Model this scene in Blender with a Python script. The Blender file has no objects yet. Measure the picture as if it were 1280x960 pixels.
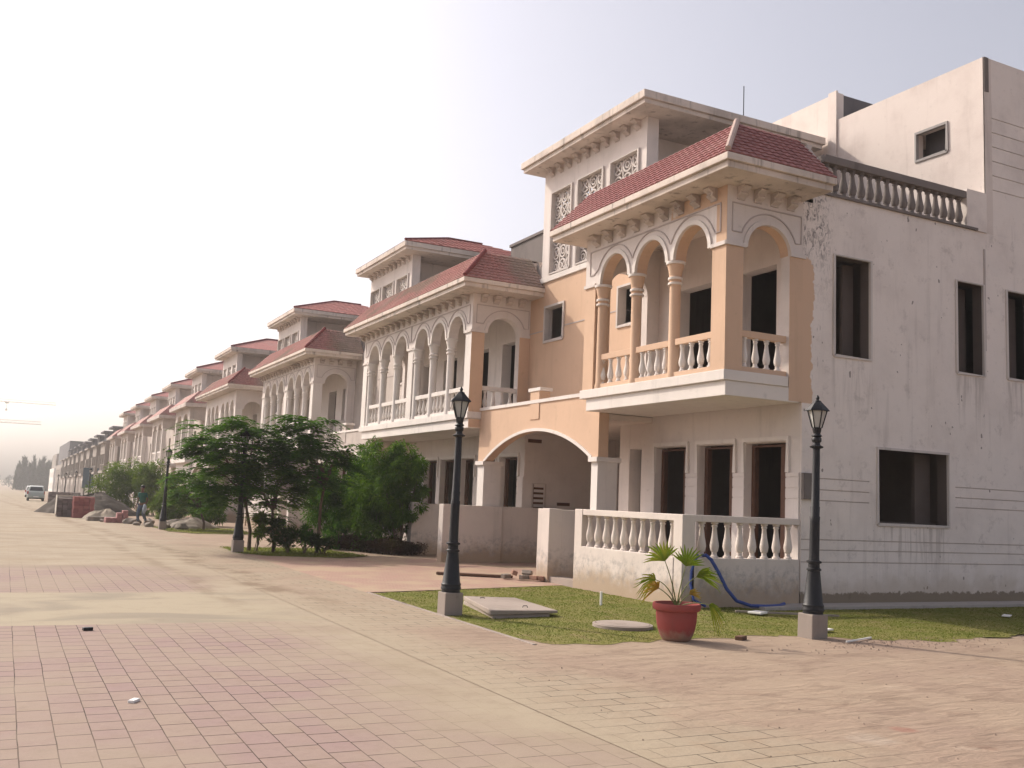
import bpy, bmesh, math, random
import numpy as np
from mathutils import Vector, Matrix
random.seed(7); rng = np.random.default_rng(7)
PI = math.pi
sc = bpy.context.scene
COL = sc.collection
def gz(y):
    return 0.0 if y < 30 else -0.006*(min(y, 400)-30)

# ------------------------------------------------------------------ camera
F = 1229.5; YAW, PIT, ROL = [math.radians(a) for a in (26.888, 6.771, 2.461)]
fw = Vector((math.sin(YAW)*math.cos(PIT), math.cos(YAW)*math.cos(PIT), math.sin(PIT)))
r0 = Vector((math.cos(YAW), -math.sin(YAW), 0)); u0 = r0.cross(fw)
rr = r0*math.cos(ROL)+u0*math.sin(ROL); uu = -r0*math.sin(ROL)+u0*math.cos(ROL)
cam = bpy.data.cameras.new('camera'); co = bpy.data.objects.new('camera', cam); COL.objects.link(co)
co.matrix_world = Matrix(((rr.x, uu.x, -fw.x, 0), (rr.y, uu.y, -fw.y, 0), (rr.z, uu.z, -fw.z, 1.6), (0, 0, 0, 1)))
cam.sensor_width = 36; cam.lens = F/1280*36; cam.clip_end = 6000; cam.clip_start = .05
sc.camera = co

# ------------------------------------------------------------------ light
SUN = Vector((1.0, -1.75, -1.5)).normalized()       # direction the light travels
el = math.asin(-SUN.z)
w = bpy.data.worlds.new('World'); sc.world = w; w.use_nodes = True
nt = w.node_tree; nt.nodes.clear()
sky = nt.nodes.new('ShaderNodeTexSky'); sky.sky_type = 'NISHITA'; sky.sun_disc = False
sky.sun_elevation = el
sky.sun_rotation = math.atan2(-SUN.x, -SUN.y)      # 0 = +Y, clockwise
sky.air_density = 1.0; sky.dust_density = 6.0; sky.ozone_density = 2.2; sky.altitude = 200
hs = nt.nodes.new('ShaderNodeHueSaturation'); hs.inputs['Saturation'].default_value = .46
bg = nt.nodes.new('ShaderNodeBackground'); bg.inputs['Strength'].default_value = .15
wo = nt.nodes.new('ShaderNodeOutputWorld')
tn = nt.nodes.new('ShaderNodeMix'); tn.data_type = 'RGBA'; tn.blend_type = 'MULTIPLY'; tn.inputs[0].default_value = 1; tn.inputs[7].default_value = (1.05, .985, .985, 1)
nt.links.new(sky.outputs[0], hs.inputs['Color']); nt.links.new(hs.outputs[0], tn.inputs[6]); nt.links.new(tn.outputs[2], bg.inputs[0]); nt.links.new(bg.outputs[0], wo.inputs[0])
sl = bpy.data.lights.new('sun', 'SUN'); sl.energy = 2.8; sl.angle = math.radians(.9); sl.color = (1.0, .91, .77)
so = bpy.data.objects.new('sun', sl); COL.objects.link(so)
so.rotation_euler = (-SUN).to_track_quat('Z', 'Y').to_euler()
vs = sc.view_settings; vs.view_transform = 'Standard'; vs.look = 'None'; vs.gamma = 1; vs.use_curve_mapping = False
vs.exposure = 0.45
sc.render.engine = 'CYCLES'
sc.cycles.max_bounces = 6; sc.cycles.volume_bounces = 0

# ------------------------------------------------------------------ materials
class NM:
    def __init__(s, name, rough=.85):
        s.m = bpy.data.materials.new(name); s.m.use_nodes = True
        s.t = s.m.node_tree; s.b = s.t.nodes['Principled BSDF']; s.b.inputs['Roughness'].default_value = rough
        s.b.inputs['Specular IOR Level'].default_value = .15
        s.pos = s.n('ShaderNodeNewGeometry').outputs['Position']
        s._xyz = None
    def n(s, t, **k):
        x = s.t.nodes.new(t)
        for a, b in k.items(): setattr(x, a, b)
        return x
    def set(s, sock, v):
        if v is None: return
        if isinstance(v, bpy.types.NodeSocket): s.t.links.new(v, sock)
        else:
            if isinstance(v, (tuple, list)) and len(v) == 3 and sock.type == 'RGBA': v = (*v, 1)
            sock.default_value = v
    def xyz(s):
        if not s._xyz:
            q = s.n('ShaderNodeSeparateXYZ'); s.set(q.inputs[0], s.pos); s._xyz = q.outputs
        return s._xyz
    def vmul(s, v, k):
        q = s.n('ShaderNodeVectorMath', operation='MULTIPLY'); s.set(q.inputs[0], v); q.inputs[1].default_value = k; return q.outputs[0]
    def noise(s, scale, detail=4, rough=.55, vec=None, dist=0):
        q = s.n('ShaderNodeTexNoise'); q.inputs['Scale'].default_value = scale; q.inputs['Detail'].default_value = detail
        q.inputs['Roughness'].default_value = rough; q.inputs['Distortion'].default_value = dist
        s.set(q.inputs['Vector'], vec if vec is not None else s.pos); return q.outputs[0]
    def math(s, op, a, b=0, c=None, clamp=False):
        q = s.n('ShaderNodeMath', operation=op); q.use_clamp = clamp; s.set(q.inputs[0], a); s.set(q.inputs[1], b)
        if c is not None: s.set(q.inputs[2], c)
        return q.outputs[0]
    def ss(s, v, a, b):     # smoothstep a..b -> 0..1 (a may exceed b)
        q = s.n('ShaderNodeMapRange'); q.interpolation_type = 'SMOOTHSTEP'
        inv = a > b
        s.set(q.inputs['Value'], v); q.inputs['From Min'].default_value = min(a, b); q.inputs['From Max'].default_value = max(a, b)
        if inv: q.inputs['To Min'].default_value = 1; q.inputs['To Max'].default_value = 0
        return q.outputs[0]
    def mix(s, f, a, b, mode='MIX'):
        q = s.n('ShaderNodeMix', data_type='RGBA', blend_type=mode)
        s.set(q.inputs[0], f); s.set(q.inputs[6], a); s.set(q.inputs[7], b); return q.outputs[2]
    def bump(s, h, strength=.3, dist=.02):
        q = s.n('ShaderNodeBump'); q.inputs['Strength'].default_value = strength; q.inputs['Distance'].default_value = dist
        s.set(q.inputs['Height'], h); s.t.links.new(q.outputs[0], s.b.inputs['Normal'])
    def color(s, c): s.set(s.b.inputs['Base Color'], c); return s.m
    def island(s):
        return s.n('ShaderNodeNewGeometry').outputs['Random Per Island']

def mul(c, k): return tuple(x*k for x in c)
def plaster(name, base, dark=None, amt=.5, streak=.5, extra=None, low=False):
    n = NM(name, .9); dark = dark or mul(base, .62)
    c = n.mix(n.math('MULTIPLY', n.ss(n.noise(.9, 6, .62), .42, .72), amt), base, dark)
    st = n.noise(1, 5, .6, n.vmul(n.pos, (5, 5, .45)))
    c = n.mix(n.math('MULTIPLY', n.ss(st, .55, .75), streak), c, mul(dark, .8))
    c = n.mix(n.math('MULTIPLY', n.ss(n.noise(9, 4), .6, .8), .25), c, mul(dark, .7))
    if low:
        z = n.xyz()[2]
        e = n.math('ADD', z, n.math('MULTIPLY', n.noise(3, 5), -.9))
        c = n.mix(n.math('MULTIPLY', n.ss(e, .35, -.45), .5), c, (.33, .25, .16))
    if extra: c = extra(n, c)
    n.bump(n.math('ADD', n.noise(2.2, 4), n.math('MULTIPLY', n.noise(40, 3), .35)), .25, .03)
    return n.color(c)

WHITE = (.66, .60, .565); PEACH = (.60, .42, .30); CREAM = (.50, .44, .40)
def corner_extra(n, c):
    X, Y, Z = n.xyz()
    rag = n.noise(3.5, 5, .6)
    xe = n.math('ADD', X, n.math('MULTIPLY', n.math('SUBTRACT', rag, .5), -.35))
    low = n.mix(n.ss(Z, 0, 1), c, c)
    f = n.math('MULTIPLY', n.ss(xe, 12.70, 12.67), n.math('MULTIPLY', n.ss(Z, 3.54, 3.56), n.ss(n.math('ADD', Z, n.math('MULTIPLY', xe, .35)), 10.62, 10.58)))
    # black mould under the roof end
    sp = n.noise(1, 7, .72, n.vmul(n.pos, (15, 15, 6)), 1.5); big = n.noise(2.3, 3)
    band = n.math('MULTIPLY', n.ss(X, 13.35, 12.85), n.ss(Z, 5.0, 7.0))
    sp2 = n.math('MULTIPLY', n.ss(sp, .47, .60), n.math('MULTIPLY', band, n.ss(big, .33, .5)))
    c = n.mix(n.math('MULTIPLY', sp2, .85), c, (.09, .08, .085))
    band2 = n.math('MULTIPLY', n.math('MULTIPLY', n.ss(X, 13.05, 12.8), n.ss(Z, 3.2, 4.0)), n.ss(n.noise(1, 4, .6, n.vmul(n.pos, (14, 14, 2.5))), .6, .68))
    c = n.mix(n.math('MULTIPLY', band2, .55), c, (.12, .11, .11))
    pits = n.math('MULTIPLY', n.ss(n.noise(1, 1, .5, n.vmul(n.pos, (9, 9, 5.5))), .76, .775), .7)
    c = n.mix(n.math('MULTIPLY', n.ss(n.noise(1.7, 7, .68), .47, .62), .35), c, (.72, .66, .62))
    c = n.mix(n.math('MULTIPLY', n.ss(n.noise(3.1, 7, .7), .55, .68), .35), c, (.38, .33, .31))
    c = n.mix(pits, c, (.12, .1, .09))
    for (a_, b_, z_) in ((13.2, 14.13, 4.45), (16.47, 17.28, 4.45), (14.3, 16.2, 1.43), (17.98, 18.85, 4.45)):
        sk = n.math('MULTIPLY', n.math('MULTIPLY', n.ss(X, a_-.08, a_+.05), n.ss(X, b_+.08, b_-.05)), n.math('MULTIPLY', n.ss(Z, z_+.0, z_-.02), n.ss(Z, z_-1.3, z_-.1)))
        sk = n.math('MULTIPLY', sk, n.ss(n.noise(1, 5, .6, n.vmul(n.pos, (11, 11, .7))), .45, .62))
        c = n.mix(n.math('MULTIPLY', sk, .5), c, (.36, .31, .28))
    c = n.mix(f, c, PEACH)
    # dark damp band along the ground
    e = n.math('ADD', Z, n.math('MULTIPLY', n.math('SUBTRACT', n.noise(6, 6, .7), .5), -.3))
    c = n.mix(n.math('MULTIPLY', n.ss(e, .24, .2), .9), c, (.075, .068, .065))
    e2 = n.math('ADD', Z, n.math('MULTIPLY', n.noise(2, 4), -.8))
    c = n.mix(n.math('MULTIPLY', n.ss(e2, .3, -.2), .45), c, (.36, .27, .17))
    return c
def dusty_low(n, c):
    Z = n.xyz()[2]
    e = n.math('ADD', Z, n.math('MULTIPLY', n.noise(3, 5, .65), -.75))
    c = n.mix(n.math('MULTIPLY', n.ss(e, .2, -.25), .8), c, (.36, .26, .17))
    blot = n.math('MULTIPLY', n.ss(n.noise(8, 9, .75), .44, .66), n.math('MULTIPLY', n.ss(Z, .75, .55), n.ss(Z, .1, .3)))
    return n.mix(n.math('MULTIPLY', blot, .6), c, (.27, .255, .25))
M = {}
def frieze_extra(n, c):
    X, Y, Z = n.xyz(); r = n.math('MULTIPLY', n.math('SUBTRACT', n.noise(5, 5, .65), .5), .5)
    ye = n.math('ADD', Y, n.math('MULTIPLY', r, 1.6)); ze = n.math('ADD', Z, n.math('MULTIPLY', r, .12))
    top_ = n.math('MULTIPLY', n.ss(ye, 14.75, 14.65), n.ss(ze, 6.945, 6.955))
    cor = n.math('MULTIPLY', n.ss(Y, 13.43, 13.42), n.ss(Z, 6.235, 6.24))
    f = n.math('MULTIPLY', n.math('MAXIMUM', top_, cor), n.ss(X, 10.712, 10.702))
    return n.mix(f, c, mul(PEACH, .9))
M['corner'] = plaster('weathered_corner_plaster', (.76, .69, .645), (.55, .485, .45), .45, .35, corner_extra)
M['frieze1'] = plaster('part_painted_frieze', WHITE, amt=.3, streak=.3, extra=frieze_extra)
M['white'] = plaster('white_plaster', WHITE, amt=.3, streak=.3)
M['whiteclean'] = plaster('white_paint_trim', (.70, .65, .61), amt=.25, streak=.25)
M['cream'] = plaster('raw_cream_plaster', CREAM, amt=.45, streak=.4)
M['peach'] = plaster('peach_paint', PEACH, mul(PEACH, .78), amt=.35, streak=.22)
M['eave'] = plaster('weathered_eave', (.56, .49, .45), (.22, .18, .165), .6, .6)
M['eavetop'] = plaster('stained_roof_edge', (.64, .56, .50), (.20, .17, .15), .4, .8)
M['fence'] = plaster('garden_wall_plaster', (.64, .57, .52), amt=.3, streak=.3, extra=dusty_low)
M['tower'] = plaster('upper_storey_plaster', (.66, .585, .54), (.46, .38, .35), .5, .3)
M['towerside'] = plaster('upper_side_plaster', (.75, .68, .635), (.50, .44, .41), .55, .45)
M['darkcem'] = plaster('dark_cement', (.13, .12, .125), amt=.5)
M['grey'] = plaster('grey_cement', (.19, .165, .155), amt=.5)
M['inner'] = plaster('inner_plaster_shade_dark', (.13, .105, .095), amt=.5)  # dark colour stands in for the shade of reveals and rooms
M['ceil'] = plaster('porch_plaster', (.64, .57, .52), amt=.3)
M['far'] = plaster('unpainted_far_plaster', (.32, .28, .25), amt=.5)
M['fardark'] = plaster('far_block_cement', (.15, .14, .15), amt=.4)
M['farwhite'] = plaster('far_white_wall', (.80, .77, .72), amt=.1)
M['lampblock'] = plaster('lamp_footing_concrete', (.29, .245, .215), amt=.6)
M['slab'] = plaster('cover_slab_concrete', (.36, .30, .26), amt=.6)
M['walk'] = plaster('apron_concrete', (.40, .36, .33), amt=.5)
def simple(name, c, rough=.7, metal=0, var=.3, sc_=8, spec=.3):
    n = NM(name, rough); n.b.inputs['Metallic'].default_value = metal; n.b.inputs['Specular IOR Level'].default_value = spec
    k = n.noise(sc_, 4); n.bump(k, .1, .01)
    return n.color(n.mix(n.math('MULTIPLY', n.ss(k, .35, .7), var), c, mul(c, .45)))
M['iron'] = simple('black_painted_iron', (.011, .011, .014), .5, 0, .5, 14, .35)
n = NM('frosted_pane', .35); n.b.inputs['Transmission Weight'].default_value = .0
M['pane'] = n.color(n.mix(n.noise(6), (.50, .50, .46), (.38, .38, .36)))
M['wood'] = simple('dark_brown_timber', (.12, .06, .04), .7)
M['redwood'] = simple('red_brown_door', (.16, .045, .035), .6)
M['frame'] = plaster('window_frame_cement', (.58, .53, .50), amt=.4)
M['framegrey'] = plaster('grey_window_frame', (.34, .32, .31), amt=.4)
M['groove'] = plaster('groove_backing', (.50, .43, .39), amt=.4)
M['mould'] = plaster('moulding_line', (.47, .41, .39), amt=.4)

def tile(name, base, moss):
    n = NM(name, .8)
    k = n.noise(1.2, 6, .65); f = n.noise(14, 3)
    c = n.mix(n.ss(f, .35, .7), base, mul(base, .7))
    c = n.mix(n.math('MULTIPLY', n.ss(n.noise(.55, 4), .5, .62), moss), c, (.20, .16, .12))
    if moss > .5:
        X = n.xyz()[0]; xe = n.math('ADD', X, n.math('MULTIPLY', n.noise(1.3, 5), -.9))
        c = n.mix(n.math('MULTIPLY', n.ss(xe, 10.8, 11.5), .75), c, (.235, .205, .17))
    c = n.mix(n.math('MULTIPLY', n.ss(k, .5, .7), .35), c, (.42, .28, .25))
    return n.color(c)
M['tile1'] = tile('maroon_roof_tile', (.34, .155, .15), .0)
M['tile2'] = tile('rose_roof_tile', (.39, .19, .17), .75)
M['tile3'] = tile('faded_rose_roof_tile', (.50, .215, .19), .1)
M['cap'] = plaster('hip_cap', (.45, .34, .30), amt=.5)
M['capred'] = tile('red_hip_cap', (.22, .06, .06), 0)

def leafmat(name, a, b, c3=None, tr=.35, f3=.9):
    n = NM(name, .65); n.b.inputs['Specular IOR Level'].default_value = .06
    i = n.island(); c = n.mix(i, a, b)
    if c3: c = n.mix(n.ss(i, f3, f3+.02), c, c3)
    c = n.mix(n.ss(n.noise(1.1, 3), .4, .65), c, mul(a, .75))
    n.set(n.b.inputs['Base Color'], c)
    t = n.n('ShaderNodeBsdfTranslucent'); n.set(t.inputs[0], n.mix(.5, c, (.12, .2, .01)))
    m = n.n('ShaderNodeMixShader'); m.inputs[0].default_value = tr
    n.t.links.new(n.b.outputs[0], m.inputs[1]); n.t.links.new(t.outputs[0], m.inputs[2])
    n.t.links.new(m.outputs[0], n.t.nodes['Material Output'].inputs[0]); return n.m
M['leafA'] = leafmat('feathery_leaf', (.035, .125, .013), (.09, .23, .022), (.18, .34, .035))
M['leafB'] = leafmat('bush_leaf', (.055, .14, .013), (.12, .23, .02), (.2, .32, .035))
M['leafC'] = leafmat('pale_bamboo_leaf', (.10, .17, .02), (.19, .25, .04), (.26, .30, .06))
M['leafD'] = leafmat('dark_shrub_leaf', (.025, .055, .015), (.06, .10, .02), (.2, .13, .08), f3=.85)
M['leafP'] = leafmat('purple_hedge_leaf', (.04, .012, .02), (.09, .03, .04))
M['leafF'] = leafmat('far_tree_leaf', (.022, .022, .022), (.035, .032, .034), tr=.1)
M['palm'] = leafmat('palm_leaf', (.16, .24, .02), (.42, .38, .05))
M['palmdry'] = leafmat('dry_palm_leaf', (.35, .22, .04), (.42, .2, .04))
M['grass'] = leafmat('grass_blade', (.125, .14, .026), (.20, .19, .048), (.28, .22, .09), .45, .9)
M['bark'] = simple('bark', (.12, .085, .06), .9)
M['stemgreen'] = simple('green_stem', (.14, .16, .05), .6)
M['pot'] = plaster('terracotta_pot', (.30, .065, .06), (.22, .10, .085), .5, .5, lambda n, c: n.mix(n.math('MULTIPLY', n.ss(n.math('ADD', n.xyz()[2], n.math('MULTIPLY', n.noise(12, 5), -.2)), .05, -.08), .8), c, (.33, .22, .16)))
M['soil'] = simple('soil', (.09, .06, .04), .95)
M['hose'] = simple('blue_hose', (.03, .06, .25), .4)
M['crumb'] = simple('dirt_crumb', (.26, .19, .15), 1, 0, .3, 5)
n = NM('red_paving_block', .9); M['redblock'] = n.color(n.mix(n.island(), (.36, .15, .14), (.24, .09, .09)))
M['pinkblock'] = simple('pink_paving_block', (.40, .20, .19), .85, 0, .3, 6)
n = NM('grey_paving_block', .9); M['greyblock'] = n.color(n.mix(n.island(), (.27, .23, .22), (.15, .125, .12)))
M['paleb'] = simple('pale_plastic_wrap', (.5, .46, .4), .6)
M['rock'] = simple('broken_concrete', (.30, .255, .215), .95, 0, .5, 5)
M['sand'] = simple('pale_sand', (.32, .27, .21), 1, 0, .25, 2)
M['earth'] = simple('dark_earth', (.07, .055, .045), 1, 0, .4, 2)
M['brick'] = simple('broken_brick', (.30, .17, .12), .9)
M['plank'] = simple('weathered_plank', (.13, .07, .045), .8)
M['whitebit'] = simple('white_scrap', (.8, .78, .75), .6, 0, .1)
M['car'] = simple('silver_green_car_paint', (.36, .40, .37), .3, .2, .05, 2, .5)
M['carw'] = simple('white_car_paint', (.75, .75, .73), .3, 0, .05, 2, .5)
M['glassd'] = simple('dark_car_glass', (.02, .025, .03), .1, 0, 0, 2, .6)
M['tyre'] = simple('tyre_rubber', (.02, .02, .02), .85)
M['rlight'] = simple('red_tail_lamp', (.4, .03, .02), .3)
M['shirt'] = simple('teal_green_shirt', (.015, .085, .065), .85)
M['trouser'] = simple('blue_grey_trousers', (.10, .13, .18), .9)
M['skin'] = simple('skin', (.16, .08, .05), .6)
M['hair'] = simple('black_hair', (.012, .01, .01), .6)
M['cloth'] = simple('pale_cloth_bag', (.30, .34, .38), .9)
M['crane'] = simple('haze_pale_crane_steel', (.55, .46, .36), .6)  # pale colour imitates the fading of distant steel in haze
M['blueboard'] = simple('blue_board', (.05, .10, .15), .7)

# ground materials
def dirtcol(n):
    c = n.mix(n.ss(n.noise(.35, 6, .6), .35, .68), (.345, .265, .195), (.295, .215, .165))
    c = n.mix(n.math('MULTIPLY', n.ss(n.noise(2.4, 6, .65), .5, .75), .5), c, (.25, .175, .125))
    for (sx, sy, sr, col, k) in ((6.26, 5.49, .14, (.26, .10, .075), .5), (5.75, 5.33, .24, (.42, .36, .30), .4), (6.39, 4.87, .09, (.24, .13, .09), .4)):
        dd = n.n('ShaderNodeVectorMath', operation='DISTANCE'); n.set(dd.inputs[0], n.pos); dd.inputs[1].default_value = (sx, sy, 0)
        e_ = n.math('ADD', dd.outputs['Value'], n.math('MULTIPLY', n.math('SUBTRACT', n.noise(7, 6, .7), .5), sr*1.6))
        c = n.mix(n.math('MULTIPLY', n.ss(e_, sr, sr*.3), k), c, col)
    # tyre tracks
    X, Y, Z = n.xyz()
    tr = n.noise(1, 6, .65, n.vmul(n.pos, (.9, 2.0, 1)), 1.4)
    c = n.mix(n.math('MULTIPLY', n.ss(tr, .52, .62), .45), c, (.20, .14, .105))
    tr2 = n.noise(1, 7, .7, n.vmul(n.pos, (2.2, 5, 1)), 2.0)
    c = n.mix(n.math('MULTIPLY', n.ss(tr2, .56, .66), .4), c, (.22, .16, .12))
    c = n.mix(n.math('MULTIPLY', n.ss(n.noise(1.5, 6, .7), .6, .7), .5), c, (.44, .35, .27))
    c = n.mix(n.math('MULTIPLY', n.ss(n.noise(30, 3), .55, .8), .25), c, (.45, .37, .29))
    return c
def joints(n, bw, bh, swap, off, mort=.012, c1=(.5, .5, .5), c2=(.4, .4, .4)):
    cb = n.n('ShaderNodeCombineXYZ'); X, Y, Z = n.xyz()
    wob = n.math('MULTIPLY', n.math('SUBTRACT', n.noise(.9, 2), .5), .025)
    if swap: n.set(cb.inputs[0], n.math('MULTIPLY', n.math('ADD', Y, wob), .5)); n.set(cb.inputs[1], n.math('ADD', X, wob))
    else: n.set(cb.inputs[0], n.math('ADD', X, wob)); n.set(cb.inputs[1], n.math('ADD', Y, wob))
    b = n.n('ShaderNodeTexBrick'); b.offset = off; b.inputs['Scale'].default_value = 1
    b.inputs['Brick Width'].default_value = bw*(.5 if swap else 1); b.offset_frequency = 2; b.squash = .72 if swap else 1; b.squash_frequency = 3; b.inputs['Row Height'].default_value = bh
    b.inputs['Mortar Size'].default_value = mort/2; b.inputs['Mortar Smooth'].default_value = .35
    n.set(b.inputs['Color1'], c1); n.set(b.inputs['Color2'], c2); n.set(b.inputs['Mortar'], (0.0, 0.0, 0.0))
    n.set(b.inputs['Vector'], cb.outputs[0]); return b
def grain(n, c):
    g_ = n.noise(55, 5, .75); c = n.mix(n.math('MULTIPLY', n.ss(g_, .5, .72), .30), c, (.19, .14, .11))
    g2_ = n.noise(16, 6, .75); c = n.mix(n.math('MULTIPLY', n.ss(g2_, .56, .74), .28), c, (.45, .38, .30))
    g3_ = n.noise(3.2, 7, .72); return n.mix(n.math('MULTIPLY', n.ss(g3_, .50, .68), .28), c, (.24, .185, .135))
def track(n, c):
    X, Y, Z = n.xyz()
    for (cx, sl, w_, sc2) in ((4.25, .05, .42, .22), (2.6, .02, .25, .15)):
        t1 = n.math('ABSOLUTE', n.math('SUBTRACT', n.math('ADD', X, n.math('MULTIPLY', Y, sl)), n.math('ADD', cx, n.math('MULTIPLY', n.noise(sc2, 2), 1.6))))
        tk = n.math('MULTIPLY', n.ss(t1, w_, w_*.15), n.math('MULTIPLY', n.ss(Y, 12.5, 16), n.ss(n.noise(1.6, 6, .65), .40, .58)))
        c = n.mix(n.math('MULTIPLY', tk, .75 if cx > 4 else .45), c, (.185, .13, .085))
    st = n.noise(1, 6, .62, n.vmul(n.pos, (.22, .75, 1)), .7)
    return n.mix(n.math('MULTIPLY', n.math('MULTIPLY', n.ss(st, .47, .66), n.ss(Y, 15, 20)), .5), c, (.235, .185, .135))
def road_mat():
    n = NM('block_paved_road', .9); X, Y, Z = n.xyz()
    b = joints(n, .34, .215, True, .37, .008, (.30, .212, .195), (.315, .24, .195))
    blk = n.mix(n.ss(b.outputs['Fac'], 0.1, .9), b.outputs['Color'], b.outputs['Color'])
    patch = n.ss(n.noise(.45, 4, .55), .42, .62)
    blk = n.mix(n.math('MULTIPLY', n.ss(n.noise(11, 6, .7), .45, .7), .25), blk, (.20, .145, .125))
    blk = n.mix(n.math('MULTIPLY', patch, .65), blk, (.325, .262, .20))
    blk = n.mix(n.math('MULTIPLY', n.ss(n.noise(6, 4), .5, .75), .3), blk, (.28, .195, .15))
    dust = n.mix(n.ss(n.noise(.8, 6, .6), .35, .7), (.36, .30, .22), (.31, .25, .18))
    mort = n.math('MULTIPLY', b.outputs['Fac'], n.ss(n.noise(1.1, 4), .75, .35))
    blk = n.mix(n.math('MULTIPLY', mort, .5), blk, (.15, .10, .08))
    dust = n.mix(n.math('MULTIPLY', n.math('MULTIPLY', b.outputs['Fac'], n.ss(n.noise(1.9, 5, .6), .62, .42)), .38), dust, (.20, .15, .105))
    cem = n.mix(n.ss(n.noise(1, 5, .55, n.vmul(n.pos, (.45, .9, 1)), .8), .42, .66), (.36, .305, .22), (.27, .23, .175))
    yw = n.math('ADD', Y, n.math('MULTIPLY', n.math('SUBTRACT', n.noise(1.2, 3), .5), .25))
    edge = n.math('ADD', X, n.math('MULTIPLY', n.noise(.7, 4), 3.2))
    pave = n.math('MAXIMUM', n.ss(Y, 12.33, 12.32), n.math('MULTIPLY', n.math('MULTIPLY', n.ss(yw, 15.8, 16.1), n.ss(yw, 21.4, 20.4)), n.ss(edge, 5.6, 4.3)))
    pave = n.math('MULTIPLY', pave, n.ss(edge, 5.5, 3.9))
    cemm = n.math('MULTIPLY', n.ss(Y, 12.34, 12.35), n.math('MULTIPLY', n.ss(yw, 16.0, 15.8), n.ss(edge, 6.2, 4.4)))
    c = n.mix(cemm, dust, cem); c = n.mix(pave, c, blk)
    far = n.math('MULTIPLY', n.ss(n.noise(1, 5, .6, n.vmul(n.pos, (.3, 1.1, 1)), .5), .52, .66), n.ss(Y, 20, 24))
    c = n.mix(n.math('MULTIPLY', far, .55), c, (.27, .20, .13))
    c = grain(n, track(n, c))
    n.bump(n.math('SUBTRACT', n.math('MULTIPLY', n.noise(9, 4), .5), n.math('MULTIPLY', mort, 1.0)), .35, .012)
    return n.color(c)
def walk_mat():
    n = NM('yellow_block_pavement', .92); X, Y, Z = n.xyz()
    b = joints(n, .44, .215, False, .45, .011, (.35, .285, .21), (.32, .26, .19))
    mort = n.math('MULTIPLY', b.outputs['Fac'], n.ss(n.noise(1.3, 5), .62, .36))
    blk = n.mix(n.math('MULTIPLY', n.ss(n.noise(3, 5), .45, .7), .4), b.outputs['Color'], (.32, .235, .16))
    blk = n.mix(n.math('MULTIPLY', mort, .26), blk, (.19, .14, .11))
    d = dirtcol(n)
    sp = n.math('ADD', n.math('ADD', X, n.math('MULTIPLY', Y, .12)), n.math('MULTIPLY', n.noise(.9, 6, .6), 2.8))
    m = n.math('MULTIPLY', n.ss(sp, 6.6, 7.9), n.ss(Y, 12.0, 11.0))
    m2 = n.math('MULTIPLY', n.ss(n.noise(.5, 5, .6), .45, .6), n.ss(Y, 13, 17))
    c = n.mix(n.math('MAXIMUM', m, m2), blk, d)
    dd2 = n.ss(n.math('ADD', X, n.math('MULTIPLY', n.noise(1.1, 5, .65), 2.4)), 6.0, 4.7)
    c = n.mix(n.math('MULTIPLY', dd2, .8), c, (.355, .295, .215))
    c = grain(n, track(n, c))
    n.bump(n.math('SUBTRACT', n.math('ADD', n.math('MULTIPLY', n.noise(12, 5, .65), .8), n.math('MULTIPLY', n.math('MULTIPLY', m, n.noise(1, 5, .6, n.vmul(n.pos, (1.5, 7, 1)), 1.0)), 2.5)), n.math('MULTIPLY', mort, .9)), .6, .02)
    return n.color(c)
def drive_mat():
    n = NM('pink_block_driveway', .9)
    b = joints(n, .21, .105, False, .5, .008, (.37, .235, .19), (.36, .25, .195))
    d = dirtcol(n)
    c = n.mix(n.math('MULTIPLY', b.outputs['Fac'], .5), b.outputs['Color'], (.3, .2, .16))
    c = n.mix(n.ss(n.noise(.9, 6, .6), .42, .62), c, (.38, .285, .20))
    n.bump(n.noise(12, 4), .3, .012); return n.color(c)
def dirt_mat():
    n = NM('dusty_ground', .95); c = dirtcol(n)
    c = grain(n, c)
    n.color(c)
    n.bump(n.math('ADD', n.noise(1, 6, .65, n.vmul(n.pos, (3, 9, 3))), n.math('MULTIPLY', n.noise(25, 4), .4)), .5, .03); return n.color(c)
def lawn_mat():
    n = NM('turf', .95)
    c = n.mix(n.ss(n.noise(1.6, 5, .6), .35, .65), (.15, .16, .035), (.215, .19, .065))
    c = n.mix(n.math('MULTIPLY', n.ss(n.noise(2.4, 5, .65), .55, .7), .7), c, (.24, .17, .10))
    n.bump(n.noise(40, 4), .7, .02); return n.color(c)
M['road'] = road_mat(); M['pavement'] = walk_mat(); M['drive'] = drive_mat(); M['dirt'] = dirt_mat(); M['lawn'] = lawn_mat()

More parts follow.
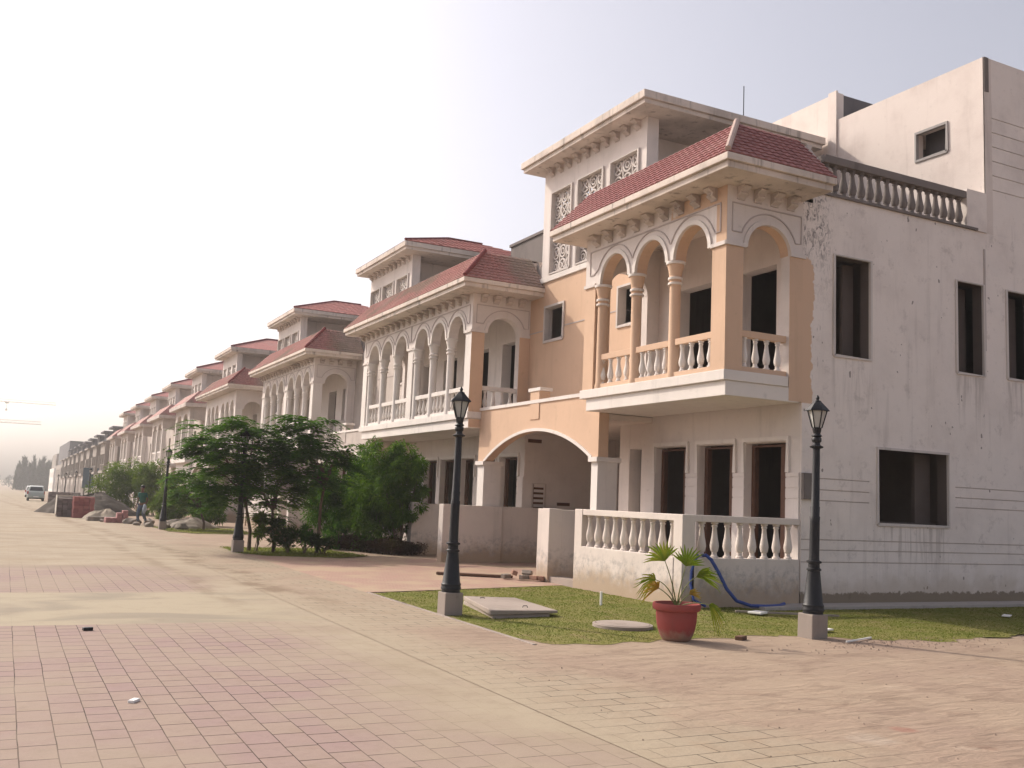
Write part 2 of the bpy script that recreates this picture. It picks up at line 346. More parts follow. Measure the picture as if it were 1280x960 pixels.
# ------------------------------------------------------------------ mesh helpers
class MB:
    def __init__(s): s.v = []; s.f = []; s.sm = False
    def add(s, vs_, fs):
        o = len(s.v); s.v += [tuple(v) for v in vs_]; s.f += [tuple(i+o for i in f) for f in fs]; return s
    def box(s, x0, x1, y0, y1, z0, z1):
        v = [(x, y, z) for z in (z0, z1) for y in (y0, y1) for x in (x0, x1)]
        return s.add(v, [(0, 2, 3, 1), (4, 5, 7, 6), (0, 1, 5, 4), (2, 6, 7, 3), (0, 4, 6, 2), (1, 3, 7, 5)])
    def prism(s, poly, z0, z1):
        n_ = len(poly); v = [(x, y, z0) for x, y in poly]+[(x, y, z1) for x, y in poly]
        return s.add(v, [tuple(range(n_))[::-1], tuple(range(n_, 2*n_))]+[(i, (i+1) % n_, n_+(i+1) % n_, n_+i) for i in range(n_)])
    def lathe(s, prof, c=(0, 0, 0), seg=12):
        v = []; f = []
        for r, z in prof:
            for k in range(seg):
                a = 2*PI*k/seg; v.append((c[0]+r*math.cos(a), c[1]+r*math.sin(a), c[2]+z))
        m = len(prof)
        for i in range(m-1):
            for k in range(seg): f.append((i*seg+k, i*seg+(k+1) % seg, (i+1)*seg+(k+1) % seg, (i+1)*seg+k))
        f.append(tuple(range(seg))[::-1]); f.append(tuple((m-1)*seg+k for k in range(seg)))
        s.sm = True
        return s.add(v, f)
    def tube(s, pts, rad, seg=8):
        pts = [Vector(p) for p in pts]; v = []; f = []
        if not hasattr(rad, '__len__'): rad = [rad]*len(pts)
        up = None
        for i, p in enumerate(pts):
            d = (pts[min(i+1, len(pts)-1)]-pts[max(i-1, 0)]).normalized()
            if up is None:
                a = Vector((0, 0, 1)) if abs(d.z) < .9 else Vector((1, 0, 0)); up = d.cross(a).normalized()
            up = (up-d*up.dot(d)).normalized(); q = d.cross(up)
            for k in range(seg):
                t = 2*PI*k/seg; v.append(p+(up*math.cos(t)+q*math.sin(t))*rad[i])
        for i in range(len(pts)-1):
            for k in range(seg): f.append((i*seg+k, i*seg+(k+1) % seg, (i+1)*seg+(k+1) % seg, (i+1)*seg+k))
        f.append(tuple(range(seg))[::-1]); f.append(tuple((len(pts)-1)*seg+k for k in range(seg)))
        s.sm = True
        return s.add(v, f)
    # planar helpers: axis 'X' -> plane normal X, u = Y ; axis 'Y' -> plane normal Y, u = X
    def P(s, ax, p, u, z): return (p, u, z) if ax == 'X' else (u, p, z)
    def wall(s, ax, p0, p1, ua, ub, za, zb, holes=()):
        us = sorted({ua, ub, *[h[0] for h in holes], *[h[1] for h in holes]}); us = [u for u in us if ua <= u <= ub]
        zs = sorted({za, zb, *[h[2] for h in holes], *[h[3] for h in holes]}); zs = [z for z in zs if za <= z <= zb]
        def solid(i, j):
            if i < 0 or j < 0 or i >= len(us)-1 or j >= len(zs)-1: return False
            cu = (us[i]+us[i+1])/2; cz = (zs[j]+zs[j+1])/2
            return not any(h[0] < cu < h[1] and h[2] < cz < h[3] for h in holes)
        for i in range(len(us)-1):
            for j in range(len(zs)-1):
                if not solid(i, j): continue
                a, b, c, d = us[i], us[i+1], zs[j], zs[j+1]; P = lambda p, u, z: s.P(ax, p, u, z)
                q = [P(p0, a, c), P(p0, b, c), P(p0, b, d), P(p0, a, d), P(p1, a, c), P(p1, b, c), P(p1, b, d), P(p1, a, d)]
                fs = [(0, 1, 2, 3), (4, 5, 6, 7)]
                if not solid(i-1, j): fs.append((0, 3, 7, 4))
                if not solid(i+1, j): fs.append((1, 2, 6, 5))
                if not solid(i, j-1): fs.append((0, 1, 5, 4))
                if not solid(i, j+1): fs.append((3, 2, 6, 7))
                s.add(q, fs)
        return s
    def strip(s, ax, p0, p1, pts):          # pts: (u, zbottom, ztop)
        P = lambda p, u, z: s.P(ax, p, u, z); v = []
        for u, a, b in pts: v += [P(p0, u, a), P(p0, u, b), P(p1, u, a), P(p1, u, b)]
        f = []
        for i in range(len(pts)-1):
            o = 4*i; f += [(o, o+4, o+5, o+1), (o+2, o+3, o+7, o+6), (o, o+2, o+6, o+4), (o+1, o+5, o+7, o+3)]
        e = 4*(len(pts)-1); f += [(0, 1, 3, 2), (e, e+2, e+3, e+1)]
        return s.add(v, f)
    def ribbon(s, ax, p, proud, pts, wd, back=.0):    # a flat moulding following pts (u,z), standing proud of plane p
        n_ = len(pts); L = []; R = []
        for i in range(n_):
            a = pts[max(i-1, 0)]; b = pts[min(i+1, n_-1)]
            du, dz = b[0]-a[0], b[1]-a[1]; l = math.hypot(du, dz) or 1; nu, nz = -dz/l, du/l
            L.append((pts[i][0]+nu*wd/2, pts[i][1]+nz*wd/2)); R.append((pts[i][0]-nu*wd/2, pts[i][1]-nz*wd/2))
        P = lambda q, u, z: s.P(ax, q, u, z); v = []
        for l, r in zip(L, R): v += [P(p+proud, *l), P(p+proud, *r), P(p+back, *l), P(p+back, *r)]
        f = []
        for i in range(n_-1):
            o = 4*i; f += [(o, o+1, o+5, o+4), (o, o+4, o+6, o+2), (o+1, o+3, o+7, o+5), (o+2, o+6, o+7, o+3)]
        e = 4*(n_-1); f += [(0, 2, 3, 1), (e, e+1, e+3, e+2)]
        return s.add(v, f)
    def tiles(s, a, b, c, d, rows, pitch=.17, amp=.016, step=.03):
        # a,b bottom edge, d,c top edge (a->d, b->c)
        a, b, c, d = map(Vector, (a, b, c, d)); ud = (b-a).normalized(); nrm = ud.cross(d-a).normalized()
        if nrm.z < 0: nrm = -nrm
        L = (b-a).length
        for r in range(rows):
            v0, v1 = r/rows, min(1, (r+1.12)/rows)
            l0, r0_ = a.lerp(d, v0), b.lerp(c, v0); l1, r1 = a.lerp(d, v1), b.lerp(c, v1)
            lo = max(0, (l0-a).dot(ud)); N = max(4, int(L/pitch*6)); V = []; f = []
            for k in range(N+1):
                t = L*k/N
                for (l, rt, h) in ((l0, r0_, step), (l1, r1, .004)):
                    ta = min(max(t, (l-a).dot(ud)), (rt-a).dot(ud))
                    off = amp*abs(math.sin(PI*ta/pitch))+h
                    V.append(l+ud*(ta-(l-a).dot(ud))+nrm*off)
                t0 = min(max(t, (l0-a).dot(ud)), (r0_-a).dot(ud)); V.append(l0+ud*(t0-(l0-a).dot(ud))-nrm*.004)
            for k in range(N):
                o = 3*k; f += [(o, o+3, o+4, o+1), (o+2, o+5, o+3, o)]
            s.add(V, f)
        return s
    def mesh(s, name, off=(0, 0, 0)):
        me = bpy.data.meshes.new(name)
        o = off; me.from_pydata([(x-o[0], y-o[1], z-o[2]) for x, y, z in s.v], [], s.f); me.update()
        bm = bmesh.new(); bm.from_mesh(me); bmesh.ops.recalc_face_normals(bm, faces=bm.faces); bm.to_mesh(me); bm.free()
        if s.sm:
            me.polygons.foreach_set('use_smooth', [True]*len(me.polygons))
            try: me.set_sharp_from_angle(angle=math.radians(40))
            except Exception: pass
        return me

def root(name, label, cat, loc, group=None, rz=0):
    o = bpy.data.objects.new(name, None); COL.objects.link(o); o.location = loc; o.rotation_euler = (0, 0, rz); o.empty_display_size = .2
    o['label'] = label; o['category'] = cat
    if group: o['group'] = group
    return o
def top(o):
    while o.parent: o = o.parent
    return o
def part(name, mb, mat, parent, label=None, bev=0):
    r = top(parent); me = mb.mesh(name, r.location)
    o = bpy.data.objects.new(name, me); COL.objects.link(o); me.materials.append(M[mat] if isinstance(mat, str) else mat)
    o.parent = parent
    if label: o['label'] = label
    if bev:
        b = o.modifiers.new('b', 'BEVEL'); b.width = bev; b.segments = 2; b.limit_method = 'ANGLE'; b.angle_limit = math.radians(50)
    return o
def inst(name, me, parent, pos, rz=0, scale=None):
    r = top(parent); o = bpy.data.objects.new(name, me); COL.objects.link(o); o.parent = parent
    o.location = Vector(pos)-r.location; o.rotation_euler = (0, 0, rz)
    if scale: o.scale = scale
    return o
def single(name, mb, mat, label=None, cat=None, group=None, kind=None, bev=0, loc=(0, 0, 0)):
    me = mb.mesh(name, loc); o = bpy.data.objects.new(name, me); COL.objects.link(o); o.location = loc
    me.materials.append(M[mat] if isinstance(mat, str) else mat)
    if kind: o['kind'] = kind
    if label: o['label'] = label
    if cat: o['category'] = cat
    if group: o['group'] = group
    if bev:
        b = o.modifiers.new('b', 'BEVEL'); b.width = bev; b.segments = 2; b.limit_method = 'ANGLE'; b.angle_limit = math.radians(50)
    return o
def dup(o, parent=None):
    c = o.copy(); COL.objects.link(c); c.parent = parent
    for ch in list(o.children): dup(ch, c)
    return c

# ------------------------------------------------------------------ setting: ground
ys = [-150, 0, 10, 20, 30, 60, 100, 150, 200, 300, 400, 1200, 5000]
g = MB()
for i in range(len(ys)-1):
    a, b = ys[i], ys[i+1]; g.add([(-2500, a, gz(a)-.012), (2500, a, gz(a)-.012), (2500, b, gz(b)-.012), (-2500, b, gz(b)-.012)], [(0, 1, 2, 3)])
single('ground', g, 'dirt', kind='structure')
def sheet(name, mat, x0, x1, y0, y1, z, kind='structure'):
    g = MB(); yy = [y0]+[y for y in ys if y0 < y < y1]+[y1]
    for a, b in zip(yy, yy[1:]): g.add([(x0, a, gz(a)+z), (x1, a, gz(a)+z), (x1, b, gz(b)+z), (x0, b, gz(b)+z)], [(0, 1, 2, 3)])
    return single(name, g, mat, kind=kind)
sheet('road', 'road', -14, 3.80, -20, 400, 0)
sheet('road_joint', 'dirt', 3.80, 3.812, -20, 60, -.003)
sheet('pavement', 'pavement', 3.812, 12.2, -20, 10.4, 0)
sheet('pavement', 'pavement', 3.812, 5.46, 10.4, 60, 0)
g = MB()
g.add([(5.46, 15.75, 0), (9.95, 17.0, 0), (17, 17.6, 0), (17, 23.25, 0), (9, 24.6, 0), (7.6, 24.0, 0), (5.46, 25.1, 0)], [(0, 1, 2, 3, 4, 5, 6)])
single('driveway', g, 'drive', kind='structure')
g = MB(); g.box(5.45, 5.50, 9.95, 15.72, -.05, .010); single('kerb', g, 'slab', kind='structure')
g = MB(); g.box(11.2, 24, 12.62, 13.15, -.05, .05)
single('path', g, 'walk', kind='structure')

def grass(name, poly, n_, z=0.0, hmin=.006, hmax=.015):
    # turf sheet + blades, all one piece of stuff
    from mathutils.geometry import tessellate_polygon
    P2 = [Vector((x, y, 0)) for x, y in poly]
    # ragged outline
    out = []
    for i in range(len(poly)):
        a = poly[i]; b = poly[(i+1) % len(poly)]; L = math.dist(a, b); k = max(1, int(L/.12))
        for j in range(k):
            t = j/k; nx, ny = (b[1]-a[1])/L, -(b[0]-a[0])/L; o = (random.uniform(-.05, .05)+(.10*math.sin(j*.9)*math.sin(j*.23+i) if a[1] < 10.3 and b[1] < 10.3 else 0)) if j else 0
            out.append((a[0]+(b[0]-a[0])*t+nx*o, a[1]+(b[1]-a[1])*t+ny*o))
    tri = tessellate_polygon([[Vector((x, y, 0)) for x, y in out]])
    v = [(x, y, gz(y)+z+.004) for x, y in out]; f = [tuple(t) for t in tri]
    me = bpy.data.meshes.new('turf_sheet')
    xs = [p[0] for p in poly]; yy = [p[1] for p in poly]
    def inside(x, y):
        c = False; j = len(out)-1
        for i in range(len(out)):
            if (out[i][1] > y) != (out[j][1] > y) and x < (out[j][0]-out[i][0])*(y-out[i][1])/(out[j][1]-out[i][1])+out[i][0]: c = not c
            j = i
        return c
    cnt = 0; V = list(v); Fc = list(f); mi = [0]*len(f)
    while cnt < n_:
        x = random.uniform(min(xs), max(xs)); y = random.uniform(min(yy), max(yy))
        if not (inside(x, y) and inside(x-.03, y) and inside(x+.03, y) and inside(x, y-.04)): continue
        a = random.uniform(0, 2*PI); wd = random.uniform(.004, .009); h = random.uniform(hmin, hmax); b = random.uniform(0, .03)
        if cnt % 9 == 0: h *= 1.6
        cx, cy = math.cos(a)*wd, math.sin(a)*wd; k = len(V); z0 = gz(y)+z+.002
        V += [(x-cx, y-cy, z0), (x+cx, y+cy, z0), (x+b*math.sin(a)+random.uniform(-.01, .01), y+b*math.cos(a), z0+h)]
        Fc.append((k, k+1, k+2)); mi.append(1); cnt += 1
    me.from_pydata(V, [], Fc); me.materials.append(M['lawn']); me.materials.append(M['grass'])
    me.polygons.foreach_set('material_index', mi)
    o = bpy.data.objects.new(name, me); COL.objects.link(o); o['kind'] = 'stuff'; return o
o = grass('lawn', [(5.52, 15.6), (5.5, 12.7), (5.5, 10.5), (5.7, 9.95), (6.4, 9.8), (7.2, 10.0), (9.2, 10.1), (10.2, 9.6), (11.1, 9.15), (12.0, 9.35), (13, 9.45), (22, 9.2), (22, 12.6), (11.2, 12.6), (11.1, 13.1), (9.93, 13.1), (9.85, 16.9)], 110000)
o['label'] = 'short green lawn in front of the corner house with the round cover on it'; o['category'] = 'lawn'
o = grass('lawn', [(5.4, 28.0), (5.35, 25.6), (5.9, 24.5), (7.6, 24.1), (8.7, 25.0), (8.2, 28.0)], 9000, hmax=.05)
o['label'] = 'small patch of grass under the feathery trees'; o['category'] = 'lawn'
o = grass('lawn', [(5.5, 43), (5.5, 38.4), (6.2, 36.8), (8.6, 37.2), (8.8, 42.6)], 5000, hmax=.05)
o['label'] = 'grass patch by the third lamp post with rubble on it'; o['category'] = 'lawn'

# ------------------------------------------------------------------ architecture
def lathe_mesh(name, prof, seg, mat):
    m = MB(); m.lathe(prof, seg=seg); me = m.mesh(name); me.materials.append(M[mat]); return me
BP = [(0, .058), (.05, .058), (.07, .040), (.16, .036), (.19, .052), (.22, .055), (.25, .058), (.33, .066), (.42, .060), (.6, .043), (.84, .030), (.89, .045), (.93, .032), (.95, .052), (1, .052)]
def bal_mesh(name, h, mat, k=1.0, seg=10): return lathe_mesh(name, [(r*k, z*h) for z, r in BP], seg, mat)
BAL = {'up': bal_mesh('baluster', .48, 'whiteclean'), 'fence': bal_mesh('baluster', .60, 'fence', 1.15), 'roof': bal_mesh('baluster', .56, 'grey', 1.25)}
def colprof(h):
    return [(.125, 0), (.125, .08), (.108, .12), (.105, h-.44), (.135, h-.43), (.135, h-.40), (.112, h-.385), (.112, h-.35), (.135, h-.335), (.135, h-.30), (.115, h-.28), (.13, h-.2), (.155, h-.08), (.16, h-.05), (.175, h-.04), (.175, h)]
def bracket_mesh(mat, wd=.17, dp=.19, h=.22):
    m = MB(); pr = []
    for k in range(15):
        t = k/14; x = dp*(1-t)**.8 if t < .5 else dp*(1-.5)**.8*(1-(t-.5)*1.5); x += .03*math.sin(t*4*PI)
        pr.append((max(x, .015), -h*t))
    prof = [(0, 0)]+pr+[(0, -h)]
    v = [(-x, -wd/2, z) for x, z in prof]+[(-x, wd/2, z) for x, z in prof]; n_ = len(prof)
    m.add(v, [tuple(range(n_)), tuple(range(n_, 2*n_))[::-1]]+[(i, (i+1) % n_, n_+(i+1) % n_, n_+i) for i in range(n_)])
    me = m.mesh('bracket'); me.materials.append(M[mat]); return me
BRW = bracket_mesh('eave')
def ring_mesh(nm, za, zb_, r):
    m = MB(); m.lathe([(r-.04, za), (r, za+.004), (r+.004, (za+zb_)/2), (r, zb_-.004), (r-.04, zb_)], seg=18)
    me = m.mesh(nm); me.materials.append(M['whiteclean']); return me
RINGS = [ring_mesh('neck_ring', 1.755, 1.80, .139), ring_mesh('neck_ring', 1.85, 1.90, .139), ring_mesh('capital_ring', 2.14, 2.20, .18)]
COLS = lathe_mesh('column', [(.12, 0), (.1, .1), (.1, 1.75), (.16, 2.1), (.16, 2.2)], 7, 'whiteclean')
def arc(cu, cz, r, a0, a1, n_=18, rz=None):
    rz = rz or r
    return [(cu+r*math.cos(a0+(a1-a0)*i/n_), cz+rz*math.sin(a0+(a1-a0)*i/n_)) for i in range(n_+1)]
def arch_strip(m, ax, p0, p1, ua, ub, zs, zt, arches, rz):
    """wall above arches; arches = [(centre, radius)]; bottom at spring zs outside the arches"""
    pts = [(ua, zs, zt)]
    for c, r in arches:
        pts.append((c-r, zs, zt))
        for i in range(1, 18):
            a = PI-PI*i/18; pts.append((c+r*math.cos(a), zs+rz*math.sin(a), zt))
        pts.append((c+r, zs, zt))
    pts.append((ub, zs, zt))
    q = [pts[0]]
    for p in pts[1:]:
        if p[0]-q[-1][0] > 1e-4: q.append(p)
    m.strip(ax, p0, p1, q)
def balustrade(par, ax, p, ua, ub, zb, zt, n_, railh, railmat, bal, kind='up', curb=.1, wid=.12, merge=False, inset=.5, curbmat=None):
    m = MB()
    def bx(a, b, za, zb_, w_):
        if ax == 'X': m.box(p-w_/2, p+w_/2, a, b, za, zb_)
        else: m.box(a, b, p-w_/2, p+w_/2, za, zb_)
    bx(ua, ub, zt-railh, zt, wid)
    if curb: bx(ua, ub, zb, zb+curb, wid+.02)
    h = zt-railh-(zb+curb); base = {'up': .48, 'fence': .60, 'roof': .56}[kind]; s_ = h/base
    o = part('balustrade', m, railmat, par, bev=0 if merge else .008)
    mm = MB()
    for i in range(n_):
        u = ua+(ub-ua)*(i+inset)/(n_-1+2*inset)
        pos = (p, u, zb+curb) if ax == 'X' else (u, p, zb+curb)
        if merge: mm.lathe([(r*s_, z*h) for z, r in ((0, .055), (.15, .036), (.33, .066), (.84, .03), (1, .05))], pos, 5)
        else:
            q = inst('baluster', BAL[kind], o, pos); q.scale = (1, 1, s_)
    if merge: part('baluster_row', mm, 'whiteclean', o)
    return o

def bay(R_, y0, nh, detail, mats, side2=True):
    """the projecting first floor arcade. nh = number of three-arch halves."""
    pm, wm, rm = mats['pillar'], mats['wall'], mats['rail']
    X0 = 10.7; ZF, ZS, ZT = 3.98, 6.18, 7.225
    lay = []   # (pillar a,b)
    step = 1.27
    y = y0; pil = [(y0, y0+.38)]; arches = []; cols = []
    for h in range(nh):
        s = pil[-1][1]
        for k in range(3): arches.append(s-.06+step*(k+.5)+.03)
        cols += [s-.03+step, s-.03+2*step, s-.03+3*step-.02]
        e = s+3*step+.06
        pil.append((e, e+.40))
    L = pil[-1][1]-y0
    # pillars
    for i, (a, b) in enumerate(pil):
        m = MB(); m.box(X0, X0+.38, a, b, ZF, ZS); part('pillar', m, mats['sidepillar'] if i == 0 and 'sidepillar' in mats else pm, R_)
    # front frieze with arches
    m = MB(); arch_strip(m, 'X', X0, X0+.26, y0, y0+L, ZS, ZT, [(c, .505) for c in arches], .54)
    aw = part('arcade_wall', m, wm, R_)
    if 'intrados' in mats:
        m = MB(); arch_strip(m, 'X', X0+.03, X0+.263, y0+.1, y0+L-.1, ZS-.003, ZT-.01, [(c, .502) for c in arches], .537); part('painted_intrados', m, mats['intrados'], aw)
        m = MB(); arch_strip(m, 'Y', y0+.04, y0+.243, X0+.264, 12.44, ZS-.003, ZT-.01, [(11.645, .487)], .457); part('painted_intrados', m, mats['intrados'], aw)
    # columns
    if detail:
        h = ZS-ZF
        for i, c in enumerate(cols):
            cm_ = inst('column', mats['colmesh'], R_, (X0+.13, c, ZF)); [inst(rg.name.split('.')[0], rg, cm_, R_.location) for rg in RINGS]
    else:
        for c in cols: inst('column', COLS, R_, (X0+.13, c, ZF))
    # side arcades (near and far side)
    for sy, nm in ((y0, 'side_arcade'), (y0+L-.24, 'side_arcade')):
        m = MB(); arch_strip(m, 'Y', sy+.003, sy+.24, X0+.26, 12.45, ZS, ZT, [(11.645, .49)], .46)
        m.box(12.14, 12.45, sy+.003, sy+.24, ZF, ZS)
        o = part(nm, m, mats.get('sidewall', wm) if sy == y0 else wm, R_)
        if sy == y0 and 'sidepier' in mats:
            m = MB(); m.box(12.14, 12.449, sy-.004, sy+.003, 3.56, ZS-.0); part('painted_pier', m, mats['sidepier'], R_)
        if sy == y0 and detail:
            m = MB(); m.ribbon('Y', sy, -.03, arc(11.645, ZS, .535, 0, PI, 20, .505), .085)
            part('archivolt', m, wm, R_)
            m = MB()
            m.ribbon('Y', sy, -.015, [(10.82, 6.42), (11.02, 6.42)]+[(u, z) for u, z in arc(11.645, ZS, .66, PI*.885, PI*.115, 18, .66)]+[(12.40, 6.42), (12.40, 6.93), (10.82, 6.93), (10.82, 6.42)], .022)
            part('moulding', m, 'mould', R_)
    # archivolts and moulding line on the front
    if detail:
        m = MB()
        for c in arches: m.ribbon('X', X0, -.03, arc(c, ZS, .55, 0, PI, 18, .585), .085)
        part('archivolt', m, 'whiteclean', R_)
        m = MB()
        for h in range(nh):
            a = pil[h][1]; b = pil[h+1][0]; pts = [(a-.22, 6.93), (a-.22, 6.42), (a-.08, 6.42)]
            for c in arches[h*3:h*3+3]:
                th = math.acos(min(1, .62/.70)); pts += [(u, z) for u, z in arc(c, ZS, .70, PI-th, th, 14, .72)]
            pts += [(b+.08, 6.42), (b+.22, 6.42), (b+.22, 6.93), (a-.22, 6.93)]
            m.ribbon('X', X0, -.016, pts, .024)
        part('moulding', m, 'mould', R_)
        for i, (a, b) in enumerate(pil):
            m = MB(); m.box(X0-.035, X0, a-.02, b+.02, ZS-.02, ZS+.05)
            if i == 0: m.box(X0-.035, 11.12, y0-.035, y0-.0, ZS-.02, ZS+.05)
            part('impost', m, wm, R_)
        m = MB(); m.box(12.14, 12.5, y0-.035, y0, ZS-.02, ZS+.05); part('impost', m, wm, R_)
    # brackets
    if detail:
        for i in range(9*nh-1+nh):
            inst('bracket', BRW, R_, (X0, y0+.35+i*.48, ZT-.005))
        for i in range(4): inst('bracket', BRW, R_, (11.0+i*.38, y0, ZT-.005), PI/2)
    # rails
    for h in range(nh):
        s = pil[h][1]; edges = [s, cols[h*3]-.1, cols[h*3]+.1, cols[h*3+1]-.1, cols[h*3+1]+.1, pil[h+1][0]]
        for k in range(3):
            balustrade(R_, 'X', X0+.13, edges[2*k], edges[2*k+1], ZF, 4.70, 4, .12, rm, None, merge=not detail, inset=.6)
    balustrade(R_, 'Y', y0+.13, X0+.38, 12.14, ZF, 4.72, 4, .12, rm, None, merge=not detail, inset=.6)
    # floor slab with two bands
    m = MB(); m.box(X0-.03, 12.1, y0-.03, y0+L+.06, 3.80, ZF); m.box(12.1, 12.45, y0+.02, y0+L+.06, 3.80, ZF-.003)
    m.box(X0+.03, 12.38, y0-.0, y0+L-.12, 3.54, 3.80); m.box(11.36, 12.44, y0+L-.119, y0+L+.3, 3.545, 3.78)
    part('floor_slab', m, 'whiteclean', R_, bev=.01)
    # eave
    e1 = y0+L+.55
    m = MB(); m.box(10.06, 12.50, y0-.78, e1, 7.34, 7.46); m.box(10.12, 12.46, y0-.72, e1-.05, 7.228, 7.34)
    m.box(12.46, 12.70, y0-.0, e1, 7.228, 7.33)
    part('eave', m, 'eavetop', R_, bev=.012)
    zb, zt = 7.46, 8.48; s = 1.0; xa, ya = 10.09, y0-.75
    m = MB()
    m.tiles((xa, e1, zb), (xa, ya, zb), (xa+s, ya+s, zt), (xa+s, e1, zt), 10)
    m.tiles((xa, ya, zb), (12.50, ya, zb), (12.77, ya+s, zt), (xa+s, ya+s, zt), 10)
    roof = part('roof', m, mats['tile'], R_)
    m = MB(); m.add([(xa+s, ya+s, zt-.02), (12.45, ya+s, zt-.02), (12.45, e1, zt-.02), (xa+s, e1, zt-.02)], [(0, 1, 2, 3)])
    m.add([(xa+.03, e1-.01, zb), (xa+s, e1-.01, zt-.02), (12.45, e1-.01, zt-.02), (12.45, e1-.01, zb)], [(0, 1, 2, 3)])
    m.add([(12.48, ya+.02, zb), (12.75, ya+s, zt-.02), (12.9, ya+s, zt-.02), (12.48, ya+s, zb)], [(0, 1, 2, 3)])
    m.add([(xa+s, ya+s-.01, zt-.02), (12.75, ya+s-.01, zt-.02), (12.75, ya+s+.6, zt-.1), (xa+s, ya+s+.6, zt-.1)], [(0, 1, 2, 3)]); m.box(12.2, 12.75, y0+.22, y0+.9, 7.45, 8.4)
    part('roof_deck', m, 'eave', roof)
    m = MB(); m.tube([(xa-.01, ya-.01, zb+.05), (xa+s*.5, ya+s*.5, (zb+zt)/2+.05), (xa+s, ya+s, zt+.05)], [.055, .06, .06], 8)
    part('hip_cap', m, mats['cap'], roof)
    return L, pil, arches, cols

def jali(par, y0, y1, z0, z1, x):
    m = MB(); f = MB()
    f.ribbon('X', x, -.05, [(y0, z0), (y0, z1), (y1, z1), (y1, z0), (y0, z0)], .07, .22)
    w_ = part('window', f, 'frame', par)
    cx = (y0+y1)/2; W = y1-y0; ncol = 3; r = W/ncol/2; nr = max(1, round((z1-z0)/(2*r)))
    rz = (z1-z0)/nr/2
    for i in range(ncol):
        for j in range(nr):
            cy, cz = y0+r*(2*i+1), z0+rz*(2*j+1)
            m.ribbon('X', x+.1, -.03, arc(cy, cz, r*.86, 0, 2*PI, 14, rz*.86), .045, .03)
            if (i+j) % 2 == 0: m.ribbon('X', x+.1, -.03, arc(cy, cz, r*.4, 0, 2*PI, 10, rz*.4), .035, .03)
            else:
                m.ribbon('X', x+.1, -.03, [(cy-r*.6, cz-rz*.6), (cy+r*.6, cz+rz*.6)], .035, .03)
                m.ribbon('X', x+.1, -.029, [(cy-r*.6, cz+rz*.6), (cy+r*.6, cz-rz*.6)], .035, .029)
    for i in range(1, ncol): m.ribbon('X', x+.1, -.02, [(y0+2*r*i, z0), (y0+2*r*i, z1)], .04, .02)
    part('grille', m, 'frame', w_)

def penthouse(R_, a, b, tile=None, detail=True, xend=19.0, groundz=7.45):
    """set-back upper room over the carport recess; a,b = wall Y range"""
    wn = []; W = (b-a); 
    hs_ = [(a+.30, a+1.5), (a+1.83, a+3.03), (a+3.34, a+4.4)] if detail else [(a+.3, a+1.4), (a+1.8, a+2.9), (a+3.3, a+4.3)]
    z0, z1 = 7.65, 9.88
    m = MB(); m.wall('X', 12.45, 12.67, a, b, groundz, 10.57, [(h[0], h[1], z0, z1) for h in hs_])
    m.box(12.67, 12.77, a, a+.22, groundz, 10.57)
    m.wall('Y', a+1.0, a+1.2, 12.67, xend-.6, groundz, 10.57, [])
    m.box(12.67, xend-.8, b-.2, b, groundz, 9.2); m.box(15.5, 16.0, b-.2, b, 9.2, 10.57)
    m.box(12.45, 12.7, b-.2, b, 10.0, 10.44) if False else None
    part('upper_room_wall', m, 'white', R_)
    if detail:
        for h in hs_: jali(R_, h[0], h[1], z0, z1, 12.45)
        m = MB(); m.box(12.40, 12.45, a-.25, b+.1, 7.46, 7.60); part('sill_band', m, 'whiteclean', R_)
        for i in range(10): inst('bracket', BRW, R_, (12.45, a+.35+i*.45, 10.57))
    else:
        m = MB()
        for h in hs_:
            for k in range(4): u = h[0]+(h[1]-h[0])*(k+.5)/4; m.box(12.52, 12.56, u-.03, u+.03, z0, z1)
            for k in range(5): z = z0+(z1-z0)*(k+.5)/5; m.box(12.525, 12.555, h[0], h[1], z-.03, z+.03)
        part('window_grille', m, 'frame', R_)
    # roof slab
    xa, ya, yb, xb = 11.88, a-.68, b+.4, xend
    m = MB(); m.box(xa, xb, ya, yb, 10.68, 10.86); m.box(xa+.06, xb-.05, ya+.06, yb-.05, 10.573, 10.68)
    ro = part('upper_roof', m, 'eavetop' , R_, bev=.012)
    if tile:
        hd = (yb-ya)/2; zr = 10.87+.40*hd
        yc = ya+hd; m = MB()
        A, B, C_, D = (xa, yb, 10.87), (xa, ya, 10.87), (xb, ya, 10.87), (xb, yb, 10.87); E_, G_ = (xa+hd, yc, zr), (xb-hd, yc, zr)
        if detail:
            m.tiles(B, C_, G_, E_, 9, pitch=.3); m.add([A, B, E_, A], [(0, 1, 2)]); m.add([C_, D, G_], [(0, 1, 2)]); m.add([D, A, E_, G_], [(0, 1, 2, 3)])
        else: m.add([A, B, E_], [(0, 1, 2)]); m.add([C_, D, G_], [(0, 1, 2)]); m.add([D, A, E_, G_], [(0, 1, 2, 3)]); m.add([B, C_, G_, E_], [(0, 1, 2, 3)])
        rt = part('roof_tiles', m, tile, ro)
        m = MB(); m.tube([(xa, ya, 10.91), (xa+hd, yc, zr+.04), (xb-hd, yc, zr+.04)], .05, 6); part('ridge_cap', m, 'capred', rt)

